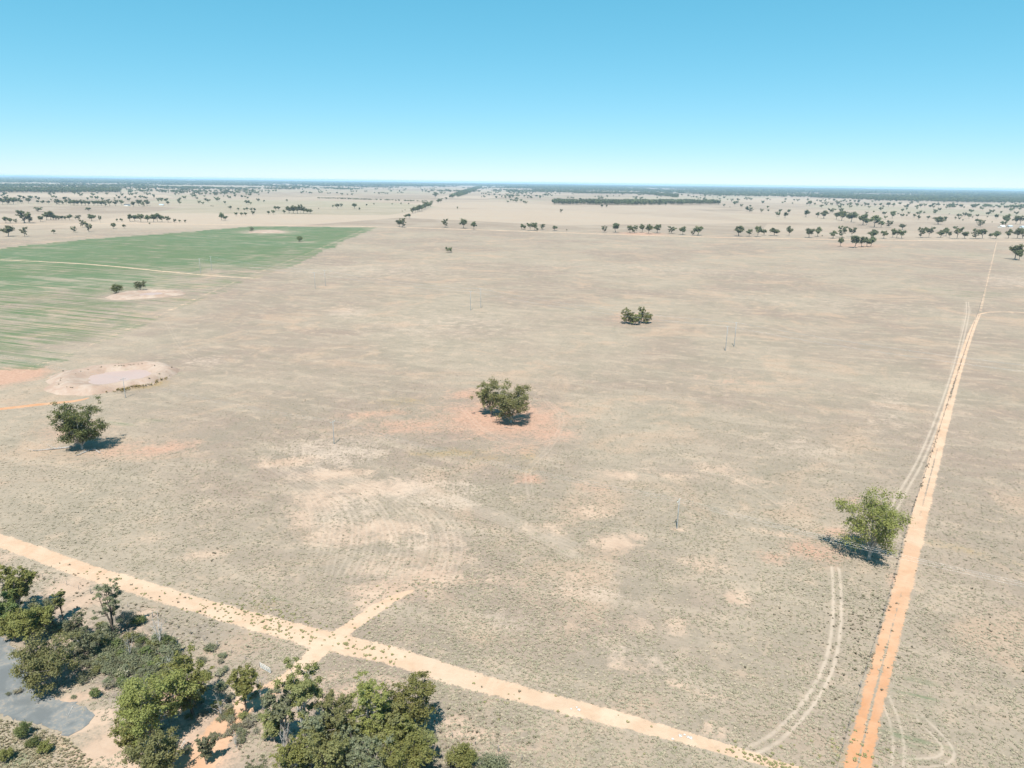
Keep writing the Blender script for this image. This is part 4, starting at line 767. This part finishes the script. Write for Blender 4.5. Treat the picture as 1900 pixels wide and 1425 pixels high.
wood('tree_belt', band(cb(940, [(490, 150), (760, 150), (1260, 168)]), cb(940, [(490, 156), (1000, 162), (1260, 188)]), 900), 'wedge of dark wood behind the long belt', 12, 18)
wood('tree_belt', band(cb(480, [(1400, 178), (1500, 140), (1640, 92)]), cb(480, [(1400, 192), (1500, 178), (1640, 112)]), 900), 'dark roadside wood narrowing towards the horizon', 12, 18)
wood('far_wood', band(cb(0, [(-700, 128), (0, 124), (880, 122)]), cb(0, [(-700, 150), (0, 148), (500, 150), (880, 148)]), 3000), 'solid dark wood stretching along the left horizon', 13, 18)
wood('far_wood', band(cb(1420, [(330, 176), (900, 186), (1900, 200), (2600, 214)]), cb(1420, [(330, 186), (900, 210), (1500, 222), (1900, 226), (2600, 240)]), 4200), 'solid dark wood stretching along the right horizon', 13, 19)
def sprinkle(pf, pn, n, cl, name, label, sp=60, **kw):
    c = band(pf, pn, n); P = np.repeat(c, cl, 0) + rng.normal(0, sp, (n * cl, 2)) * rng.random((n * cl, 1)); wood(name, P, label, **kw)
sprinkle(cb(0, [(880, 118), (1900, 112)]), cb(0, [(880, 150), (1250, 165), (1900, 160)]), 90, 5, 'far_timber', 'scattered timber beyond the pastures on the left', 60)
sprinkle(cb(480, [(0, 98), (1400, 98)]), cb(480, [(0, 140), (600, 180), (1400, 165)]), 110, 3, 'far_timber', 'scattered timber in the distant pale pastures', 40)
sprinkle(cb(480, [(1650, 100), (1900, 105)]) , cb(480, [(1480, 188), (1900, 198)]), 60, 3, 'far_timber', 'scattered timber right of the narrowing wood', 40)
sprinkle(cb(940, [(0, 100), (340, 105)]), cb(940, [(0, 195), (340, 200)]), 50, 3, 'far_timber', 'scattered timber left of the long belt', 40)
sprinkle(cb(1420, [(-480, 148), (0, 150), (350, 160)]), cb(1420, [(-480, 176), (0, 178), (350, 182)]), 120, 5, 'far_timber', 'scattered timber beyond the belt on the right', 50)
sprinkle(cb(1420, [(1240, 246), (1900, 252), (2400, 262)]), cb(1420, [(1240, 262), (1900, 268), (2400, 278)]), 36, 3, 'far_timber', 'open timber in front of the right hand wood', 25)
sprinkle(cb(0, [(0, 150), (1900, 150)]), cb(0, [(0, 240), (1900, 240)]), 120, 1, 'far_timber', 'lone trees dotted far across the left pastures', 10)
sprinkle(cb(940, [(0, 130), (1900, 160)]), cb(940, [(0, 230), (1900, 260)]), 110, 2, 'far_timber', 'lone trees dotted far across the middle pastures', 30)
sprinkle(cb(1420, [(0, 190), (1900, 225)]), cb(1420, [(0, 330), (1900, 400)]), 120, 1, 'far_timber', 'lone trees dotted far across the right pastures', 10)
A_, B_ = g(480 + 420 / K, 320 + 190 / K), g(480 + 1300 / K, 320 + 217 / K); t = np.sort(rng.random(120))[:, None]; wood('far_hedge', A_ + (B_ - A_) * t + rng.normal(0, 6, (120, 2)), 'low broken hedge along a distant fence', 3, 7, 1.6)
# beyond eight kilometres: the wooded plain up to the skyline
def deep(n, d0, d1, az0, az1, cl, sp, name, label, hmin, hmax, wide):
    a = rng.uniform(az0, az1, n); d = (d0 ** 1.3 + rng.random(n) * (d1 ** 1.3 - d0 ** 1.3)) ** (1 / 1.3); c = np.stack([np.sin(a) * d, np.cos(a) * d], 1)
    m = value_noise(c[:, 0] + 50000, c[:, 1] + 50000, 1700, 21) * 0.6 + value_noise(c[:, 0] + 50000, c[:, 1] + 50000, 520, 22) * 0.4; c = c[m > 0.46]
    P = np.repeat(c, cl, 0) + rng.normal(0, 1, (len(c) * cl, 2)) * sp; wood(name, P, label, hmin, hmax, wide)
deep(3600, 6500, 13000, -0.8, 0.8, 6, 80, 'distant_wood', 'patchwork of woods towards the horizon', 12, 18, 1.8)
deep(6000, 12000, 24000, -0.8, 0.8, 5, 170, 'skyline_wood', 'wooded skyline', 16, 24, 4.5)
deep(4000, 22000, 42000, -0.8, 0.8, 5, 320, 'skyline_wood', 'faint wooded skyline under the sky', 18, 28, 10.0)

# ------------------------------------------------------------------ power poles and lines
M_POLE = plain_material('grey_pole_timber', (0.21, 0.21, 0.205), (0.29, 0.29, 0.285), 1.5); M_ARM = plain_material('weathered_crossarm', (0.30, 0.27, 0.22), (0.42, 0.39, 0.34), 4.0)
M_INS = plain_material('pale_porcelain', (0.62, 0.66, 0.66), (0.72, 0.75, 0.75), 5, 0.3); M_WIRE = plain_material('aluminium_wire', (0.42, 0.43, 0.44), (0.52, 0.53, 0.54), 2, 0.45, 0.6)
def cyl(r0, r1, z0, z1, n=8):
    P = np.array([[0, 0, z0], [0, 0, (z0 + z1) / 2], [0, 0, z1], [0, 0, z1 + 0.01]]); return tubes([(P, np.array([r0, (r0 + r1) / 2, r1, 0.01]))], n)
def boxmesh(name, sx, sy, sz, mat, bev=0.01):
    bm = bmesh.new(); bmesh.ops.create_cube(bm, size=1.0); bmesh.ops.scale(bm, vec=(sx, sy, sz), verts=bm.verts); bmesh.ops.bevel(bm, geom=bm.edges[:], offset=min(bev, min(sx, sy, sz) * 0.3), segments=1, affect='EDGES')
    me = bpy.data.meshes.new(name); bm.to_mesh(me); bm.free(); me.materials.append(mat); return me
def pole_meshes(H, r, arm):
    v, f = cyl(r, r * 0.65, -0.3, H); pm = mesh_np('pole', v, f, True); pm.materials.append(M_POLE); am = boxmesh('crossarm', arm, 0.14, 0.16, M_ARM)
    ch = []
    P = np.array([[0, 0, z] for z in (0, 0.05, 0.1, 0.15, 0.2, 0.25, 0.3)]); v, f = tubes([(P, np.array([0.04, 0.09, 0.05, 0.09, 0.05, 0.08, 0.03]))], 8); im = mesh_np('insulator', v, f, True); im.materials.append(M_INS); return pm, am, im
def pole(p, rz, meshes, H, arm, label, group):
    e = empty('power_pole', (p[0], p[1], 0), rz); tag(e, label, 'power pole', group); link('pole', meshes[0], e)
    a = link('crossarm', meshes[1], e); a.location = (0, 0.16, H - 0.45); tops = []
    for x in (-arm * 0.46, 0.18, arm * 0.46):
        i = link('insulator', meshes[2], e); i.location = (x, 0.16, H - 0.37); tops.append((p[0] + x * math.cos(rz) - 0.16 * math.sin(rz), p[1] + x * math.sin(rz) + 0.16 * math.cos(rz), H - 0.08))
    return tops
def conductor(a, b, sag, label, group, r=0.014):
    a, b = np.array(a), np.array(b); t = np.linspace(0, 1, 25)[:, None]; P = a + (b - a) * t; P[:, 2] -= (4 * sag * t * (1 - t))[:, 0]
    v, f = tubes([(P - a, np.full(25, r))], 4); me = mesh_np('conductor', v, f, True); o = link('conductor', me, None, (M_WIRE,)); o.location = tuple(a); tag(o, label, 'power line', group)
def line(pix, H, r, arm, labels, wl, group, sag):
    W_ = [np.array(g(*q_)) if not isinstance(q_, np.ndarray) else q_ for q_ in pix]; ms = pole_meshes(H, r, arm); tops = []
    for i, p in enumerate(W_):
        d = W_[min(i + 1, len(W_) - 1)] - W_[max(i - 1, 0)]; rz = math.atan2(d[1], d[0]) + math.pi / 2; tops.append(pole(p, rz, ms, H, arm, labels[min(i, len(labels) - 1)], group))
    for i in range(len(W_) - 1):
        for k in range(3): conductor(tops[i][k], tops[i + 1][k], sag, wl, group + ' wires')
a1, a2, a3 = g(233, 738), g(620, 824), g(1256, 981)
line([a1 - (a2 - a1), a1, a2, a3, a3 + (a3 - a2)], 8.6, 0.17, 2.4, ['power pole carrying the line past the orange earth patch', 'low power pole in front of the larger dam', 'low power pole on pale bare grass left of red soil', 'low power pole in open grass towards the tall gum', 'low power pole beyond the orange track'],
     'thin wire strung between the low power poles', 'low power line', 1.6)
b1, b2, b3 = g(585, 536), g(873, 576), g(1346, 651); c1, c2, c3 = g(604, 531), g(892, 571), g(1362, 643)
for ps, o_, wl in (((b1, b2, b3), 'nearer', 'thin wire of the nearer tall power line'), ((c1, c2, c3), 'farther', 'thin wire of the farther tall power line')):
    line([ps[0] - (ps[1] - ps[0]), ps[0], ps[1], ps[2], ps[2] + (ps[2] - ps[1])], 14.2, 0.22, 2.0, [o_ + ' tall pole of the pair standing in the green crop', o_ + ' tall pole of the pair closest to the crop corner', o_ + ' tall pole of the pair beyond the red soil trees', o_ + ' tall pole of the pair right of the five-gum clump', o_ + ' tall pole of the pair across the orange track'], wl, o_ + ' tall power line', 2.6)

# ------------------------------------------------------------------ wire fences
M_POST = plain_material('grey_fence_post', (0.16, 0.14, 0.12), (0.27, 0.24, 0.21), 4); M_FW = plain_material('fence_wire', (0.16, 0.15, 0.14), (0.24, 0.22, 0.20), 2, 0.6, 0.4)
def fence(pts, gap, label, every=5):
    P, _ = resample(gs(pts), 1.0); seg = np.concatenate([[0], np.cumsum(np.linalg.norm(np.diff(P, axis=0), axis=1))]); n = int(seg[-1] / gap); s = np.linspace(0, seg[-1], n + 1)
    X = np.column_stack([np.interp(s, seg, P[:, 0]), np.interp(s, seg, P[:, 1])]); e = empty('wire_fence', (X[0, 0], X[0, 1], 0)); tag(e, label, 'fence')
    v, f = cyl(0.06, 0.05, -0.2, 1.2, 6); thin = mesh_np('post', v, f, True); thin.materials.append(M_POST); v, f = cyl(0.13, 0.11, -0.2, 1.4, 8); thick = mesh_np('post', v, f, True); thick.materials.append(M_POST)
    for i, x in enumerate(X):
        o = link('post', thick if i % every == 0 else thin, e); o.location = (x[0] - X[0, 0], x[1] - X[0, 1], 0); o.rotation_euler = (rng.normal(0, 0.03), rng.normal(0, 0.03), rng.uniform(0, 6))
    for z in (0.35, 0.7, 1.05):
        v, f = tubes([(np.column_stack([X - X[0], np.full(len(X), z)]), np.full(len(X), 0.006))], 4); me = mesh_np('wire', v, f, True); link('wire', me, e, (M_FW,))
fence(FENCE_PX, 6.0, 'long wire fence running beside the orange dirt track')
fence([(-60, 1040), (60, 1066), (240, 1128), (410, 1203), (482, 1238)], 4.0, 'wire fence between the near scrub and the sandy track')
fence([(540, 1268), (640, 1305), (850, 1372), (953, 1405), (1010, 1432)], 4.0, 'wire fence behind the thick gums up to the dead brush')
# pipe gate
A_, B_ = g(483, 1239), g(502, 1250); d = B_ - A_; L_ = float(np.linalg.norm(d)); e = empty('farm_gate', (A_[0], A_[1], 0), math.atan2(d[1], d[0])); tag(e, 'pale steel pipe gate at the head of the track', 'gate')
M_GATE = plain_material('galvanised_pipe', (0.60, 0.60, 0.58), (0.70, 0.70, 0.68), 3, 0.5, 0.2)
for z in (0.2, 0.5, 0.8, 1.15):
    v, f = tubes([(np.array([[0, 0, z], [L_ / 2, 0, z], [L_, 0, z]]), np.full(3, 0.035))], 6); link('rail', mesh_np('rail', v, f, True), e, (M_GATE,))
for x in (0.0, L_ / 2, L_):
    v, f = tubes([(np.array([[x, 0.04, 0.12], [x, 0.04, 0.7], [x, 0.04, 1.22]]), np.full(3, 0.035))], 6); link('stile', mesh_np('stile', v, f, True), e, (M_GATE,))

M_STONE = plain_material('pale_stone', (0.34, 0.325, 0.295), (0.44, 0.42, 0.385), 3)
bm = bmesh.new(); bmesh.ops.create_icosphere(bm, subdivisions=2, radius=0.3)
for v_ in bm.verts: v_.co *= 1 + 0.25 * math.sin(v_.co.x * 17 + v_.co.y * 11 + v_.co.z * 7); v_.co.z *= 0.6
me_st = bpy.data.meshes.new('stone'); bm.to_mesh(me_st); bm.free()
for px, py in ((1060, 1316), (1070, 1313), (1074, 1318), (1262, 1366), (1270, 1364), (1276, 1368), (1282, 1370), (1248, 1372)):
    p = g(px, py); o = link('stone', me_st, None, (M_STONE,)); o.location = (p[0], p[1], 0.10); o.rotation_euler[2] = px * 1.7; o.scale = [0.7 + 0.5 * ((px * 7) % 5) / 5] * 3; tag(o, 'pale stone lying on the sandy track', 'stone', 'stones on the sandy track')

# ------------------------------------------------------------------ distant farm buildings
M_WHITE = plain_material('white_sheet_iron', (0.68, 0.68, 0.66), (0.80, 0.80, 0.78), 0.5, 0.5); M_WALL = plain_material('cream_wall', (0.55, 0.50, 0.43), (0.65, 0.60, 0.52), 0.5); M_ROOFD = plain_material('dark_roof_iron', (0.06, 0.06, 0.065), (0.10, 0.10, 0.105), 0.5); M_PANE = plain_material('dark_pane', (0.03, 0.035, 0.04), (0.05, 0.055, 0.06), 1, 0.2); M_STEEL = plain_material('blue_grey_iron', (0.34, 0.42, 0.50), (0.42, 0.50, 0.57), 0.5, 0.5)
def house(p, L_, W_, h, rise, rz, roof, wall, label, name='farm_house', door=True):
    e = empty(name, (p[0], p[1], 0), rz); tag(e, label, 'shed' if 'shed' in name else 'house'); a, b = L_ / 2, W_ / 2
    me = bpy.data.meshes.new('wall'); me.from_pydata([(-a, -b, -0.1), (a, -b, -0.1), (a, b, -0.1), (-a, b, -0.1), (-a, -b, h), (a, -b, h), (a, b, h), (-a, b, h), (-a, 0, h + rise), (a, 0, h + rise)], [], [(0, 1, 5, 4), (2, 3, 7, 6), (1, 2, 6, 9, 5), (3, 0, 4, 8, 7)]); me.update(); link('wall', me, e, (wall,))
    o = 0.6; s = rise / b; t = 0.18; vs = []
    for dz in (0.02, t): vs += [(-a - o, -b - o, h - o * s + dz), (a + o, -b - o, h - o * s + dz), (a + o, 0, h + rise + dz), (-a - o, 0, h + rise + dz), (a + o, b + o, h - o * s + dz), (-a - o, b + o, h - o * s + dz)]
    me = bpy.data.meshes.new('roof'); me.from_pydata(vs, [], [(0, 3, 2, 1), (3, 5, 4, 2), (6, 7, 8, 9), (9, 8, 10, 11), (0, 1, 7, 6), (5, 11, 10, 4), (1, 2, 8, 7), (2, 4, 10, 8), (0, 6, 9, 3), (3, 9, 11, 5)]); me.update(); link('roof', me, e, (roof,))
    for x in np.linspace(-a * 0.65, a * 0.65, 3):
        isd = abs(x) < 0.1 and door; m_ = boxmesh('door' if isd else 'window', 1.0 if isd else 1.6, 0.08, 2.0 if isd else 1.1, M_PANE); w = link('door' if isd else 'window', m_, e); w.location = (x, -b - 0.03, 1.0 if isd else 1.5)
p = g(1858, 422.5); house(p, 15, 9, 3.4, 2.2, 0.5, M_WHITE, M_WALL, 'white roofed house beyond the long fence row of gums')
p = g(1873, 422); house(p, 10, 8, 3.2, 1.6, 0.2, M_STEEL, M_WALL, 'small grey-blue roofed shed beside the white roofed house', 'farm_shed')
p = g(1898, 423.5); house(p, 14, 9, 3.6, 1.8, 0.3, M_STEEL, M_WHITE, 'larger grey-blue shed right of the white roofed house', 'farm_shed')
p = g(236, 382); house(p, 17, 10, 3.6, 2.4, -0.3, M_ROOFD, M_WHITE, 'dark roofed house in a gap of the farmstead windbreak')
p = g(300, 381.5); house(p, 13, 8, 3.0, 1.6, 0.1, M_STEEL, M_WALL, 'low shed to the right of the farmstead windbreak', 'farm_shed')

# low hills on the left skyline
th = np.linspace(-0.66, -0.42, 70); hv = []
hh = 8 + 62 * np.exp(-((th + 0.585) / 0.035) ** 2) + 30 * np.exp(-((th + 0.52) / 0.03) ** 2); hh *= np.clip(np.minimum(th + 0.66, -0.42 - th) / 0.03, 0, 1)
for d_, k_ in ((36000, 0.0), (38500, 1.0), (41000, 0.0)): hv.append(np.stack([np.sin(th) * d_, np.cos(th) * d_, hh * k_ - 0.5], 1))
n = len(th); ii = np.arange(3 * n).reshape(3, n); me = mesh_np('hills', np.vstack(hv), np.stack([ii[:-1, :-1], ii[:-1, 1:], ii[1:, 1:], ii[1:, :-1]], -1).reshape(-1, 4), True)
M_HILL = plain_material('wooded_hill', (0.06, 0.075, 0.05), (0.10, 0.11, 0.07), 0.002); tag(link('hills', me, None, (M_HILL,)), 'low wooded hills on the left skyline', 'hills', kind='structure')

# ------------------------------------------------------------------ the air
bm = bmesh.new(); bmesh.ops.create_cube(bm, size=1.0); bmesh.ops.scale(bm, vec=(2 * FAR + 2000, 2 * FAR + 2000, 103.0), verts=bm.verts); bmesh.ops.translate(bm, vec=(0, 0, 103.0 / 2 - 1.5), verts=bm.verts)
me = bpy.data.meshes.new('haze'); bm.to_mesh(me); bm.free()
mh = bpy.data.materials.new('haze_air'); mh.use_nodes = True; t = mh.node_tree; t.nodes.clear(); o = t.nodes.new('ShaderNodeOutputMaterial'); pv = t.nodes.new('ShaderNodeVolumePrincipled')
pv.inputs['Color'].default_value = (0.50, 0.76, 1.0, 1); pv.inputs['Density'].default_value = 4.2e-5; pv.inputs['Anisotropy'].default_value = 0.0; t.links.new(pv.outputs[0], o.inputs['Volume'])
tag(link('haze', me, None, (mh,)), 'thin pale blue summer haze over the plain', 'haze', kind='stuff')
